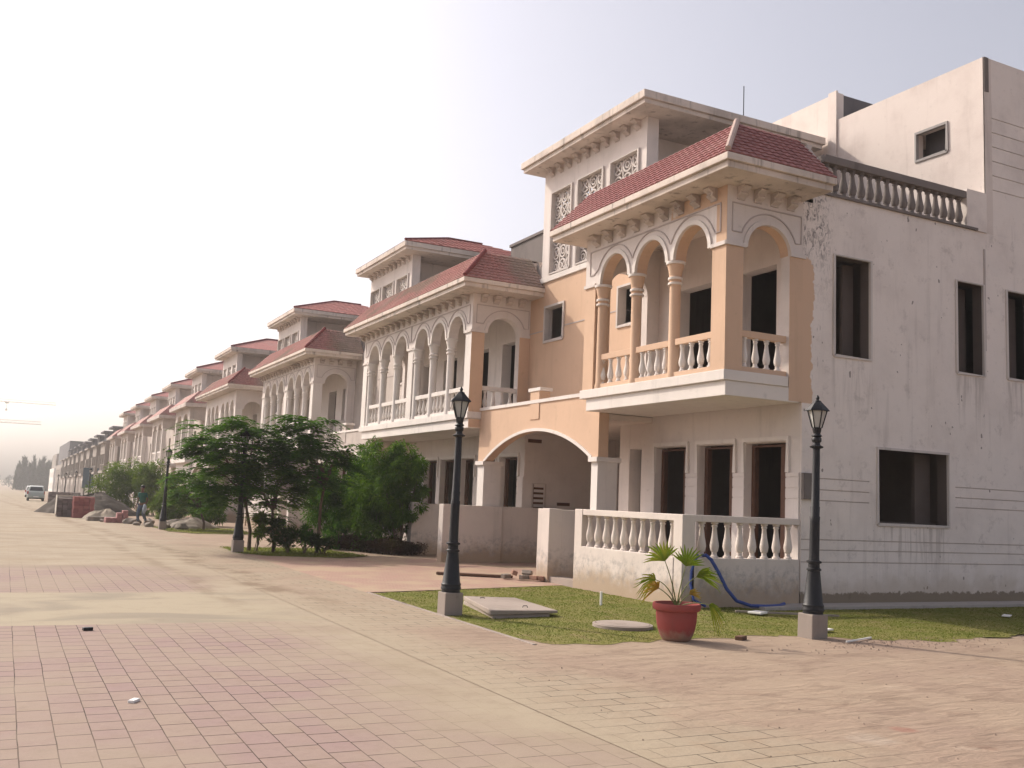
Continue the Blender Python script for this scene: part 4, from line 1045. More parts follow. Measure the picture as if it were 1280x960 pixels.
m = MB(); m.add([(6.0, 12.18, .052), (7.12, 12.3, .052), (7.32, 14.0, .052), (6.42, 14.0, .052), (6.0, 12.18, .12), (7.12, 12.3, .09), (7.32, 14.0, .09), (6.42, 14.0, .12)], [(0, 1, 5, 4), (1, 2, 6, 5), (2, 3, 7, 6), (3, 0, 4, 7), (4, 5, 6, 7), (0, 3, 2, 1)]); lid = part('lid', m, 'slab', C1, bev=.012)
for px_, py_ in ((6.75, 12.6), (6.6, 13.7)):
    m = MB(); m.tube([(px_-.04, py_, .10), (px_-.03, py_, .125), (px_+.03, py_, .125), (px_+.04, py_, .10)], .006, 5); part('lifting_loop', m, 'iron', lid)
C2 = root('manhole_cover', 'round pale manhole cover lying flat in the lawn', 'manhole cover', (7.45, 11.15, 0))
m = MB(); m.lathe([(.40, -.02), (.40, .045), (.37, .05), (.37, .04)], (7.45, 11.15, 0), 36); part('rim', m, 'slab', C2)
m = MB(); m.lathe([(.355, 0), (.355, .052), (.32, .055)], (7.45, 11.15, 0), 36); part('lid', m, 'slab', C2)
m = MB(); m.tube([(8.66, 13.6, 0), (8.66, 13.6, .22)], .02, 8)
single('pipe_stub', m, 'whitebit', 'short white pipe standing up from the grass near the garden wall', 'pipe')
def rocks(name, spots, mat, label, cat, group):
    for i, (x, y, s) in enumerate(spots):
        bm = bmesh.new(); bmesh.ops.create_icosphere(bm, subdivisions=2, radius=1)
        for v in bm.verts: v.co *= random.uniform(.72, 1.15)
        rz = random.uniform(0, 6)
        bmesh.ops.scale(bm, vec=(s*random.uniform(.8, 1.3), s*random.uniform(.7, 1.1), s*random.uniform(.45, .8)), verts=bm.verts)
        bmesh.ops.rotate(bm, verts=bm.verts, matrix=Matrix.Rotation(rz, 3, 'Z'))
        me = bpy.data.meshes.new(name); bm.to_mesh(me); bm.free(); me.materials.append(M[mat])
        o = bpy.data.objects.new(name, me); COL.objects.link(o); o.location = (x, y, gz(y)+s*.3)
        o['label'] = label if isinstance(label, str) else label[i]; o['category'] = cat; o['group'] = group
def blockobj(name, x, y, z, sx, sy, sz, rz, mat, label, cat, group=None, tilt=(0, 0)):
    m = MB(); m.box(-sx/2, sx/2, -sy/2, sy/2, 0, sz); me = m.mesh(name)
    o = bpy.data.objects.new(name, me); COL.objects.link(o); me.materials.append(M[mat]); o.location = (x, y, gz(y)+z); o.rotation_euler = (*tilt, rz)
    b = o.modifiers.new('b', 'BEVEL'); b.width = min(sx, sy, sz)*.12; b.segments = 1
    o['label'] = label; o['category'] = cat
    if group: o['group'] = group
    return o
for i, (x, y, z, rz, t) in enumerate([(9.55, 18.35, .02, .4, .1), (9.68, 18.25, .1, 1.2, .3), (9.85, 18.1, .02, .2, 0), (10.0, 17.95, .02, 1.9, .1), (9.93, 18.15, .11, 2.3, .5), (10.12, 17.85, .02, .9, 0)]):
    blockobj('brick', x-.25, y-.1, z, .21, .11, .09, rz, 'brick' if i % 2 else 'rock', 'broken brick in the little heap beside the gate post', 'brick', 'bricks heaped by the gate post', (t, 0))
blockobj('plank', 8.9, 18.9, .01, 1.6, .16, .05, -.55, 'plank', 'weathered plank lying on the pink driveway', 'plank')
m = MB()
for (x, y, z, sx, sy, sz, rz, mat, lb, ct) in [
    (8.35, 9.85, 0, .16, .10, .05, .5, 'plank', 'dark broken brick on the pavement between the potted palm and the right lamp post', 'brick'),
    (.95, 11.85, 0, .10, .06, .035, .2, 'iron', 'small dark block on the paving near the cement strip', 'stone'),
    (1.0, 7.95, 0, .10, .05, .02, 1.0, 'whitebit', 'small pale chip on the pink paving', 'stone'),
    (9.95, 9.45, .01, .75, .02, .02, .35, 'whitebit', 'thin white stick lying on the dirt right of the lamp', 'stick'),
    (10.15, 10.25, .03, .20, .15, .02, .2, 'whitebit', 'white scrap on the grass right of the lamp', 'scrap'),
    (10.6, 12.1, .03, .30, .22, .03, .4, 'whitebit', 'broken white board on the grass by the concrete apron', 'scrap'),
    (11.0, 11.9, .03, 1.6, .04, .03, -.5, 'rock', 'pale strip lying across the grass', 'stick'),
    (15.2, 11.2, .03, .25, .12, .02, .5, 'whitebit', 'small white scrap on the shaded grass at the right', 'scrap')]:
    blockobj(ct if ct != 'scrap' else 'scrap_piece', x, y, z, sx, sy, sz, rz, mat, lb, ct)
# dirt crumbs along the edge of the dirt: uncountable
m = MB()
for i in range(260):
    x = random.gauss(10.4, 1.0); y = 9.15+random.gauss(0, .25)-(x-10.4)*.02; s = random.uniform(.004, .018)
    m.add([(x-s, y-s, 0), (x+s, y-s*.6, 0), (x+s*.5, y+s, 0), (x, y, s*1.1)], [(0, 1, 3), (1, 2, 3), (2, 0, 3)])
for i in range(110):
    x = random.uniform(4, 10); y = random.uniform(3.5, 9.5); s = random.uniform(.004, .012)
    m.add([(x-s, y-s, 0), (x+s, y-s*.6, 0), (x+s*.5, y+s, 0), (x, y, s*1.1)], [(0, 1, 3), (1, 2, 3), (2, 0, 3)])
single('gravel', m, 'crumb', 'loose crumbs of gravel strewn over the dirt', 'gravel', kind='stuff')
# ------------------------------------------------------------------ vegetation
def leaf_mesh(name, pos, dirs, nrm, ln, wd, mats, loc):
    """many diamond shaped leaves: pos, dirs, nrm (n,3); ln, wd (n,)"""
    n_ = len(pos); side = np.cross(dirs, nrm); side /= np.linalg.norm(side, axis=1)[:, None]+1e-9
    a = pos; b = pos+dirs*ln[:, None]*.5+side*wd[:, None]*.5; c = pos+dirs*ln[:, None]-np.array([0, 0, 1])*ln[:, None]*.08; d = pos+dirs*ln[:, None]*.5-side*wd[:, None]*.5
    V = np.stack([a, b, c, d], 1).reshape(-1, 3)-np.array(loc); me = bpy.data.meshes.new(name)
    me.vertices.add(4*n_); me.vertices.foreach_set('co', V.ravel())
    me.loops.add(4*n_); me.loops.foreach_set('vertex_index', np.arange(4*n_, dtype=np.int32))
    me.polygons.add(n_); me.polygons.foreach_set('loop_start', np.arange(0, 4*n_, 4, dtype=np.int32)); me.polygons.foreach_set('loop_total', np.full(n_, 4, dtype=np.int32))
    me.update(calc_edges=True); me.validate(); me.materials.append(M[mats]); return me
def norm(a): return a/(np.linalg.norm(a, axis=-1, keepdims=True)+1e-9)
def fronds(centres, heading, length, nleaf, ll, lw, droop=.35):
    """feather fronds starting at centres, heading (n,3)"""
    P, D, N, L, W = [], [], [], [], []
    for c, h, l in zip(centres, heading, length):
        side = np.cross(h, [0, 0, 1]); side = side/(np.linalg.norm(side)+1e-9)
        for k in range(nleaf):
            t = (k+.6)/nleaf; p = c+h*l*t+np.array([0, 0, -droop*l*t*t])
            for s_ in (-1, 1):
                d = norm(side*s_*1.0+h*.55+np.array([0, 0, -.12])+rng.normal(0, .08, 3)); k2 = ll*(1-.5*abs(t-.45))
                P.append(p); D.append(d); N.append(norm(np.array([0, 0, 1.])+rng.normal(0, .25, 3))); L.append(k2); W.append(lw)
    return [np.array(q) for q in (P, D, N, L, W)]
def limb_mesh(mb, base, tops, r0_, r1_, jitter=.06):
    for tpt in tops:
        b = Vector(base); t = Vector(tpt); pts = []
        for i in range(6):
            k = i/5; p = b.lerp(t, k); p += Vector((random.uniform(-jitter, jitter), random.uniform(-jitter, jitter), 0))*(1 if 0 < i < 5 else 0); p.z += .15*math.sin(k*PI)*(t-b).length*.3; pts.append(p)
        mb.tube(pts, [r0_+(r1_-r0_)*i/5 for i in range(6)], 6)
def umbrella_tree(name, label, base, crown, rad, hz, nf, mat='leafA', group=None, lean=(0, 0), low=0.0, cat='tree'):
    bz = gz(base[1]); R_ = root(name, label, cat, (base[0], base[1], bz), group); R_.location.z = 0
    fork = (base[0]+lean[0], base[1]+lean[1], crown[2]-hz*.75)
    mb = MB(); mb.tube([(base[0], base[1], -.05), (base[0]+lean[0]*.1+.02, base[1]+.01, fork[2]*.35), (base[0]+lean[0]*.5-.02, base[1]+lean[1]*.5, fork[2]*.7), fork], [.055, .045, .038, .034], 8)
    tips = []
    for i in range(11):
        a = 2*PI*i/11+random.uniform(-.3, .3); r = rad*random.uniform(.4, .85)
        r *= .75; tips.append((crown[0]+r*math.cos(a), crown[1]+r*math.sin(a), crown[2]+hz*random.uniform(-.4, .5)))
    limb_mesh(mb, fork, tips, .028, .008)
    part('trunk', mb, 'bark', R_)
    # layered clusters of fronds
    C, Hd, Ln = [], [], []
    cl = []
    for i in range(int(nf/13)):
        for _ in range(50):
            p = rng.uniform(-1, 1, 3)
            if np.linalg.norm(p) < 1 and (np.linalg.norm(p) > .45 or rng.random() < .25): break
        p[2] = (round(p[2]*3.2)+rng.uniform(-.42, .42))/3.2
        wob = 1+.22*math.sin(3*math.atan2(p[1], p[0])+crown[0]*3)+.12*math.sin(5*math.atan2(p[1], p[0])+p[2]*4)
        cl.append((np.array(crown)+p*np.array([rad*wob, rad*wob, hz]), p))
    for c, p in cl:
        n2 = rng.integers(6, 12); a0 = math.atan2(p[1], p[0]) if np.linalg.norm(p[:2]) > .3 else rng.uniform(0, 6.28)
        for j in range(n2):
            a = a0+rng.normal(0, .95); el_ = rng.uniform(-.05, .30)
            h = np.array([math.cos(a)*math.cos(el_), math.sin(a)*math.cos(el_), math.sin(el_)])
            C.append(c+rng.normal(0, .05, 3)); Hd.append(h); Ln.append(rng.uniform(.4, .78))
    P, D, N, L, W = fronds(C, Hd, Ln, 13, .15, .062, .38)
    me = leaf_mesh('crown', P, D, N, L, W, mat, (R_.location.x, R_.location.y, 0))
    o = bpy.data.objects.new('crown', me); COL.objects.link(o); o.parent = R_
    R_.location.z = bz; return R_
T1 = umbrella_tree('feathery_tree', 'left feathery tree with a broad dark layered crown behind the third lamp post', (5.9, 26.6), (5.3, 26.2, 2.4), 1.1, 1.2, 1150, group='feathery street trees', lean=(-.2, .1))
T2 = umbrella_tree('feathery_tree', 'right feathery tree with a thin bent bare trunk, crown touching the bushes', (7.5, 25.8), (7.35, 26.3, 2.55), 1.0, 1.05, 850, group='feathery street trees', lean=(.12, .1))
T4 = umbrella_tree('feathery_tree', 'middle feathery tree, lowest of the three on the grass patch, its trunk among the shrubs', (6.5, 26.4), (6.35, 26.6, 1.7), .8, .8, 420, 'leafB', group='feathery street trees', lean=(-.1, 0))
T3 = umbrella_tree('feathery_tree', 'small low feathery tree standing on the rubble strewn grass farther off', (7.2, 40.8), (6.75, 40.9, 1.6), 1.0, 1.0, 600, 'leafB', group='feathery street trees', lean=(-.2, 0))
def blob_bush(name, label, c, rad, hz, n_, ll, lw, mat, group, cat='bush', droop=.5, stems=8, base=None):
    """c = centre of foliage; leaves spread through several uneven clumps"""
    bx_, by_ = base or (c[0], c[1]); bz = gz(by_); R_ = root(name, label, cat, (bx_, by_, bz), group); R_.location.z = 0
    nc = max(8, int(n_/190)); cc = []
    for i in range(nc):
        p = norm(rng.normal(0, 1, 3))*rng.uniform(.35, 1.08); cc.append((np.array(c)+p*np.array([rad, rad, hz]), rng.uniform(.15, .34)*min(rad, hz*1.2)))
    P, D = [], []
    for cen, r in cc:
        k = int(n_/nc); q = norm(rng.normal(0, 1, (k, 3)))*(rng.uniform(.25, 1, (k, 1))**.6)*r*np.array([1.1, 1.1, .95])
        P.append(q+cen); D.append(norm(q/r+rng.normal(0, .55, (k, 3))+np.array([0, 0, -droop])))
    P = np.concatenate(P); D = np.concatenate(D); keep = P[:, 2] > .03; P = P[keep]; D = D[keep]; k = len(P)
    N = norm(rng.normal(0, .6, (k, 3))+np.array([0, 0, 1.]))
    L = rng.uniform(.7, 1.3, k)*ll; W = rng.uniform(.7, 1.2, k)*lw
    me = leaf_mesh('foliage', P, D, N, L, W, mat, (bx_, by_, 0)); o = bpy.data.objects.new('foliage', me); COL.objects.link(o); o.parent = R_
    if stems:
        mb = MB()
        tops = [tuple(cc[i % nc][0]) for i in range(stems)]
        for i, t in enumerate(tops): limb_mesh(mb, (bx_+random.uniform(-.15, .15)*rad, by_+random.uniform(-.15, .15)*rad, -.03), [t], .016, .006, .02)
        part('stems', mb, 'bark', R_)
    R_.location.z = bz; return R_
blob_bush('tall_bush', 'tall bright green bush in the middle of the purple hedge bed', (9.75, 27.3, 1.6), .95, 1.6, 19000, .15, .036, 'leafB', 'bushes of the hedge bed')
blob_bush('tall_bush', 'tall dark green bush at the left end of the purple hedge bed', (9.1, 28.9, 1.5), .95, 1.4, 15000, .15, .04, 'leafA', 'bushes of the hedge bed')
blob_bush('tall_bush', 'rightmost green bush of the hedge bed, beside the low white post', (10.15, 26.5, 1.9), .6, 1.2, 9000, .14, .034, 'leafB', 'bushes of the hedge bed', base=(10.1, 26.4))
blob_bush('round_shrub', 'low rounded dark green shrub left in front of the hedge bed', (8.75, 27.9, .55), .5, .45, 3200, .10, .03, 'leafA', 'bushes of the hedge bed')
def hedge(name, label, x0, x1, y0, y1, h, n_):
    R_ = root(name, label, 'hedge', ((x0+x1)/2, (y0+y1)/2, 0))
    P = np.stack([rng.uniform(x0, x1, n_), rng.uniform(y0, y1, n_), rng.uniform(.02, 1, n_)**.7*h], 1); P[:, 2] *= .8+.2*np.sin(P[:, 0]*5)*np.cos(P[:, 1]*4)
    P[:, 0] += (P[:, 1]-y0)*-.35
    D = norm(rng.normal(0, 1, (n_, 3))+np.array([0, 0, .4])); N = norm(rng.normal(0, 1, (n_, 3)))
    me = leaf_mesh('foliage', P, D, N, rng.uniform(.05, .09, n_), rng.uniform(.02, .035, n_), 'leafP', tuple(R_.location)); o = bpy.data.objects.new('foliage', me); COL.objects.link(o); o.parent = R_
    mb = MB()
    for i in range(60): x, y = random.uniform(x0, x1), random.uniform(y0, y1); x -= (y-y0)*.35; mb.tube([(x, y, 0), (x+random.uniform(-.05, .05), y, h*.8)], .006, 4)
    part('stems', mb, 'bark', R_)['kind'] = 'stuff'
hedge('purple_hedge', 'low dark purple hedge below the tall bushes', 9.5, 10.55, 25.5, 28.6, .42, 14000)
# shrubs under the trees
for (x, y, h, r, mat, n_, lb) in [(5.98, 26.2, .95, .30, 'leafC', 1100, 'upright light green shrub nearest to the third lamp post'), (6.35, 25.9, .75, .30, 'leafD', 1100, 'dark shrub with reddish leaves right of the light green one'), (6.75, 25.8, .55, .28, 'leafD', 900, 'low speckled shrub in the middle of the grass patch'), (7.15, 25.7, .70, .28, 'leafA', 1000, 'dark pointed shrub left of the bent thin trunk'), (7.6, 25.5, .45, .28, 'leafD', 900, 'rightmost low shrub at the foot of the bent thin trunk')]:
    blob_bush('shrub', lb, (x, y, h*.62), r*1.0, h*.42, int(n_*.8), .16, .04, mat, 'shrubs under the feathery trees', 'shrub', -.6, 6)
for (x, y, h, r, lb) in [(6.3, 64.5, 2.9, 1.6, 'pale green bamboo bush left of the fourth lamp post'), (8.0, 63, 2.9, 1.4, 'pale green bamboo bush behind the walking man'), (7.9, 55, 1.9, 1.0, 'pale bush right of the walking man'), (8.3, 46, 1.5, .9, 'fresh green bush between the walking man and the low feathery tree')]:
    blob_bush('bamboo_bush', lb, (x, y, h*.55), r, h*.5, 6500, .28, .06, 'leafC' if y > 50 else 'leafB', 'bushes along the far pavement', 'bush', .3, 6)

# far wood of bare spiky trees, uncountable
def far_wood():
    V = []; F_ = []; k = 0
    def leafs(cx, cy, h, r, n_):
        nonlocal k
        for i in range(n_):
            t = rng.random()**.8; z = h*t; rad = r*(1-t)**.6*rng.uniform(.2, 1); a = rng.uniform(0, 6.28)
            p = np.array([cx+rad*math.cos(a), cy+rad*math.sin(a), gz(cy)+z]); d = norm(np.array([math.cos(a)*.35, math.sin(a)*.35, 1.])+rng.normal(0, .25, 3)); s = norm(np.cross(d, rng.normal(0, 1, 3)))
            l = rng.uniform(.8, 1.8); w_ = rng.uniform(.10, .3)
            V.extend([p-s*w_, p+s*w_, p+d*l]); F_.append((k, k+1, k+2)); k += 3
    for i in range(130):
        x = rng.uniform(3.5, 17); y = rng.uniform(395, 450); leafs(x, y, rng.uniform(7, 13)*(.75+.25*math.sin(x*.9)**2), rng.uniform(.5, 1.2), 170)
    for i in range(60):
        x = rng.uniform(-60, 4); y = rng.uniform(560, 640); leafs(x, y, rng.uniform(4, 7), rng.uniform(3, 4.5), 90)
    me = bpy.data.meshes.new('far_wood'); me.from_pydata([tuple(v) for v in V], [], F_); me.materials.append(M['leafF'])
    o = bpy.data.objects.new('far_wood', me); COL.objects.link(o); o['kind'] = 'stuff'; o['label'] = 'dark spiky wood closing the far end of the street'; o['category'] = 'wood'
far_wood()

# ------------------------------------------------------------------ building materials on the pavement
def stack(name, label, x0, y0, cols, rows, layers, b, mat, steps=None):
    bz = gz(y0); R_ = root(name, label, 'block stack', (x0, y0, bz), None); R_.location.z = 0
    m = MB(); bx_, by_, bh = b
    for i in range(cols):
        for j in range(rows):
            L = layers if not steps else steps[i]
            for k in range(L):
                e = .010; ox, oy = random.uniform(-.016, .016), random.uniform(-.02, .02)
                m.box(x0+i*bx_+e+ox, x0+(i+1)*bx_-e+ox, y0+j*by_+e+oy, y0+(j+1)*by_-e+oy, k*bh+.003, (k+1)*bh-.003)
    part('blocks', m, mat, R_); R_.location.z = bz; return R_
S1 = stack('paving_block_stack', 'tall red stack of paving blocks on the pavement edge', 3.08, 52.9, 4, 6, 9, (.24, .24, .115), 'redblock')
S2 = stack('paving_block_stack', 'grey paving block stack with a pale wrapped edge touching the red stack', 2.42, 54.2, 3, 5, 8, (.24, .24, .115), 'greyblock')
m = MB(); m.box(2.40, 3.16, 54.16, 54.19, .86, .94); m.box(2.385, 2.41, 54.16, 55.4, 0, .93); part('wrap', m, 'paleb', S2)
S3 = stack('paving_block_stack', 'low stepped stack of pinkish blocks left of the walking man', 4.05, 46.6, 4, 3, 5, (.23, .23, .11), 'pinkblock', steps=[2, 2, 4, 5])
S4 = stack('paving_block_stack', 'wide grey violet block stack beside the parked car', 3.4, 93, 9, 5, 9, (.28, .28, .12), 'greyblock')
def mound(name, label, cx, cy, rx, ry, h, mat, cat):
    V = []; F_ = []; nr_, na = 12, 40; z = gz(cy)
    for i in range(nr_+1):
        t = i/nr_
        for k in range(na):
            a = 2*PI*k/na; wob = 1+.16*math.sin(3*a+cx)+.1*math.sin(7*a+cy)
            hh_ = h*(math.cos(min(1, t)*PI/2)**.85)*(1+t*.10*math.sin(4*a+t*5)+.05*math.sin(9*a+t*9)+.1*math.sin(2.3*math.cos(a)*t*3))+random.uniform(-.03, .03)*h*(t < 1)
            V.append((rx*t*wob*math.cos(a), ry*t*wob*math.sin(a), max(hh_, 0) if t < 1 else -.05))
    for i in range(nr_):
        for k in range(na): F_.append((i*na+k, i*na+(k+1) % na, (i+1)*na+(k+1) % na, (i+1)*na+k))
    me = bpy.data.meshes.new(name); me.from_pydata(V, [], F_); me.materials.append(M[mat]); me.update()
    o = bpy.data.objects.new(name, me); COL.objects.link(o); o.location = (cx, cy, z)
    o['label'] = label; o['category'] = cat; return o
mound('earth_mound', 'big dark heap of earth behind the red block stack', 4.7, 63, 2.6, 3.0, 1.15, 'earth', 'earth heap')
mound('sand_heap', 'pale heap of sand right of the red block stack', 4.35, 50.6, .9, 1.1, .5, 'sand', 'sand heap')
mound('earth_mound', 'smaller dark heap of earth between the car and the red stack', 4.4, 78, 1.6, 2.5, 1.0, 'earth', 'earth heap')
mound('sand_heap', 'grey sandy heap under the low feathery tree', 6.9, 42.6, 1.2, 1.0, .4, 'rock', 'sand heap')
blockobj('concrete_slab', 4.0, 49.0, 0, 1.1, .5, .2, .1, 'rock', 'long pale concrete slab lying before the sand heap', 'concrete slab')
rocks('rubble_rock', [(4.35, 47.9, .22), (4.0, 47.7, .16), (4.55, 48.4, .25), (5.05, 44.2, .16), (5.35, 42.6, .20), (5.3, 46.3, .3), (4.95, 46.0, .26), (5.7, 45.6, .3), (5.85, 41.5, .22), (6.3, 40.6, .24)],
      'rock', ['grey rock just left of the pink stepped stack', 'leftmost small rock of the heap before the sand', 'upper rock against the sand heap', 'flat rock at the feet of the walking man', 'white broken rock left of the third lamp base', 'dark grey rock behind the walking man', 'grey rock between pink blocks and walking man', 'grey rock right behind the walking man', 'grey rock right of the third lamp base', 'rounded grey rock on the far grass patch'], 'rock', 'broken concrete rocks')

# ------------------------------------------------------------------ blue board far along the row
m = MB(); B_ = root('blue_board', 'dark blue hoarding board standing before the far grey houses', 'board', (11, 150, gz(150))); B_.location.z = 0
m.box(9.6, 13.2, 150, 150.1, 1.6, 4.4); part('panel', m, 'blueboard', B_)
for x in (9.9, 12.9): m = MB(); m.box(x-.06, x+.06, 150.1, 150.2, 0, 4.3); part('post', m, 'iron', B_)
B_.location.z = gz(150)

# ------------------------------------------------------------------ car
def car(x, y, label, paint, rz=0):
    R_ = root('parked_car', label, 'car', (0, 0, 0), None)
    # rear faces -Y; body along Y, length 3.7
    prof = [(0, .32), (.03, .62), (.10, .90), (.30, 1.02), (.55, 1.47), (.95, 1.56), (2.0, 1.55), (2.75, 1.04), (3.5, .90), (3.68, .62), (3.68, .30)]
    V = []; F_ = []; n_ = len(prof)
    for k, (u, hw) in enumerate(((-1, 0), (-.93, 0), (.93, 0), (1, 0))):
        for (yy, z) in prof:
            w_ = .80 if z < 1.0 else .80-.17*(z-1.0)/.56
            ins = .07 if abs(u) < 1 else 0
            zz = z if abs(u) < 1 else z-(.05 if z > .9 else 0); yi = yy+(.04 if abs(u) == 1 and yy < 1 else (-.04 if abs(u) == 1 and yy > 3 else 0))
            V.append((w_*u, yi, zz))
    for k in range(3):
        for i in range(n_-1): F_.append((k*n_+i, k*n_+i+1, (k+1)*n_+i+1, (k+1)*n_+i))
    F_.append(tuple(range(n_))); F_.append(tuple(range(3*n_, 4*n_))[::-1]); F_.append((0, n_, 2*n_, 3*n_, 4*n_-1, 3*n_-1, 2*n_-1, n_-1))
    m = MB(); m.add(V, F_); b = part('body', m, paint, R_, bev=.02)
    m = MB(); m.add([(-.62, .315, 1.04), (.62, .315, 1.04), (.52, .525, 1.42), (-.52, .525, 1.42), (-.62, .30, 1.04), (.62, .30, 1.04), (.52, .51, 1.42), (-.52, .51, 1.42)], [(0, 1, 2, 3), (4, 5, 6, 7), (0, 1, 5, 4), (3, 2, 6, 7)]); part('rear_window', m, 'glassd', R_)
    for s_ in (-1, 1):
        m = MB(); m.add([(s_*.795, .75, 1.06), (s_*.795, 2.45, 1.06), (s_*.725, 1.98, 1.46), (s_*.725, .85, 1.46), (s_*.80, .75, 1.06), (s_*.80, 2.45, 1.06), (s_*.73, 1.98, 1.46), (s_*.73, .85, 1.46)], [(0, 1, 2, 3), (4, 5, 6, 7)]); part('side_window', m, 'glassd', R_)
        m = MB(); m.box(s_*.78-.07, s_*.78+.0 if s_ > 0 else s_*.78+.07, .015, .12, .70, 1.0); part('tail_light', m, 'rlight', R_)
        for yy in (.62, 2.95):
            m = MB(); t = MB(); c = (s_*.70, yy, .30)
            m.tube([(s_*.60, yy, .30), (s_*.79, yy, .30)], .30, 18); wl = part('wheel', m, 'tyre', R_)
            t.tube([(s_*.785, yy, .30), (s_*.80, yy, .30)], .17, 14); part('rim', t, 'car', wl)
    m = MB(); m.box(-.74, .74, -.05, .06, .34, .56); part('bumper', m, paint, R_, bev=.02)
    m = MB(); m.box(-.72, .72, -.02, .1, .22, .34); part('under_panel', m, 'tyre', R_)
    m = MB(); m.box(-.25, .25, -.062, -.05, .40, .50); part('number_plate', m, 'whitebit', R_)
    R_.location = (x, y, gz(y)); R_.rotation_euler = (0, 0, rz); return R_
car(2.95, 112, 'pale silver green hatchback parked at the far end of the street seen from behind', 'car')
car(3.4, 150, 'second pale car parked beyond the silver green one', 'carw')
car(-4.5, 330, 'tiny white car at the far left end of the road', 'carw', .9)

# ------------------------------------------------------------------ cranes
def crane(x, y, zj, length, label, ang):
    R_ = root('tower_crane', label, 'crane', (x, y, gz(y)), 'distant tower cranes'); R_.location.z = 0
    def lattice(m, p, q, w_, n_, up=Vector((0, 0, 1))):
        p = Vector(p); q = Vector(q); d = (q-p)/n_; s_ = d.cross(up).normalized()*w_/2; h = up*w_
        for o in (s_, -s_, h*.9): m.tube([p+o, q+o], .11, 4)
        for i in range(n_):
            a = p+d*i; b = p+d*(i+1); mid_ = (a+b)/2
            for o in (s_, -s_): m.tube([a+o, mid_+h*.9, b+o], .06, 3)
            m.tube([a+s_, b-s_], .05, 3)
    m = MB()
    for sx in (-.9, .9):
        for sy in (-.9, .9): m.tube([(x+sx, y+sy, 0), (x+sx, y+sy, zj)], .15, 4)
    for i in range(int(zj/2.5)):
        z = i*2.5; m.tube([(x-.9, y-.9, z), (x+.9, y-.9, z+2.5), (x+.9, y+.9, z), (x-.9, y+.9, z+2.5), (x-.9, y-.9, z)], .07, 3)
    part('mast', m, 'crane', R_)
    d = Vector((math.cos(ang), math.sin(ang), 0)); m = MB(); lattice(m, (x, y, zj), Vector((x, y, zj))+d*length, 1.6, int(length/2)); part('jib', m, 'crane', R_)
    m = MB(); lattice(m, (x, y, zj), Vector((x, y, zj))-d*16, 1.6, 7); m.box(x-d.x*15-1.5, x-d.x*15+1.5, y-d.y*15-1, y-d.y*15+1, zj-3, zj); part('counter_jib', m, 'crane', R_)
    m = MB(); m.box(x-1, x+1, y-1, y+1, zj-2.5, zj-.3); m.tube([(x, y, zj), (x, y, zj+7)], .3, 5); part('cab', m, 'crane', R_)
    t = Vector((x, y, zj))+d*(length*.62); m = MB(); m.box(t.x-1, t.x+1, t.y-.8, t.y+.8, zj-.9, zj-.1); m.tube([t-Vector((0, 0, .9)), t-Vector((0, 0, 4))], .12, 4); m.box(t.x-.5, t.x+.5, t.y-.3, t.y+.3, zj-5, zj-3.8); part('trolley', m, 'crane', R_)
    R_.location.z = gz(y)
crane(-44, 620, 47, 66, 'faint distant crane with the higher level jib and hanging trolley', .0)
crane(-40, 560, 32, 54, 'faint distant crane with the lower jib just above the far trees', -.12)

# ------------------------------------------------------------------ walking man
def skin_figure(name, verts, edges, radii, mat, parent, rootv=0, sub=1):
    me = bpy.data.meshes.new(name); me.from_pydata(verts, edges, []); o = bpy.data.objects.new(name, me); COL.objects.link(o)
    sk = o.modifiers.new('s', 'SKIN'); ss_ = o.modifiers.new('d', 'SUBSURF'); ss_.levels = sub; ss_.render_levels = sub
    for i, r in enumerate(radii):
        v = me.skin_vertices[0].data[i]; v.radius = r if isinstance(r, tuple) else (r, r); v.use_root = (i == rootv)
    dg = bpy.context.evaluated_depsgraph_get(); dg.update(); me2 = bpy.data.meshes.new_from_object(o.evaluated_get(dg))
    me2.name = name; bpy.data.objects.remove(o); q = bpy.data.objects.new(name, me2); COL.objects.link(q); me2.materials.append(M[mat]); q.parent = parent
    me2.polygons.foreach_set('use_smooth', [True]*len(me2.polygons)); return q
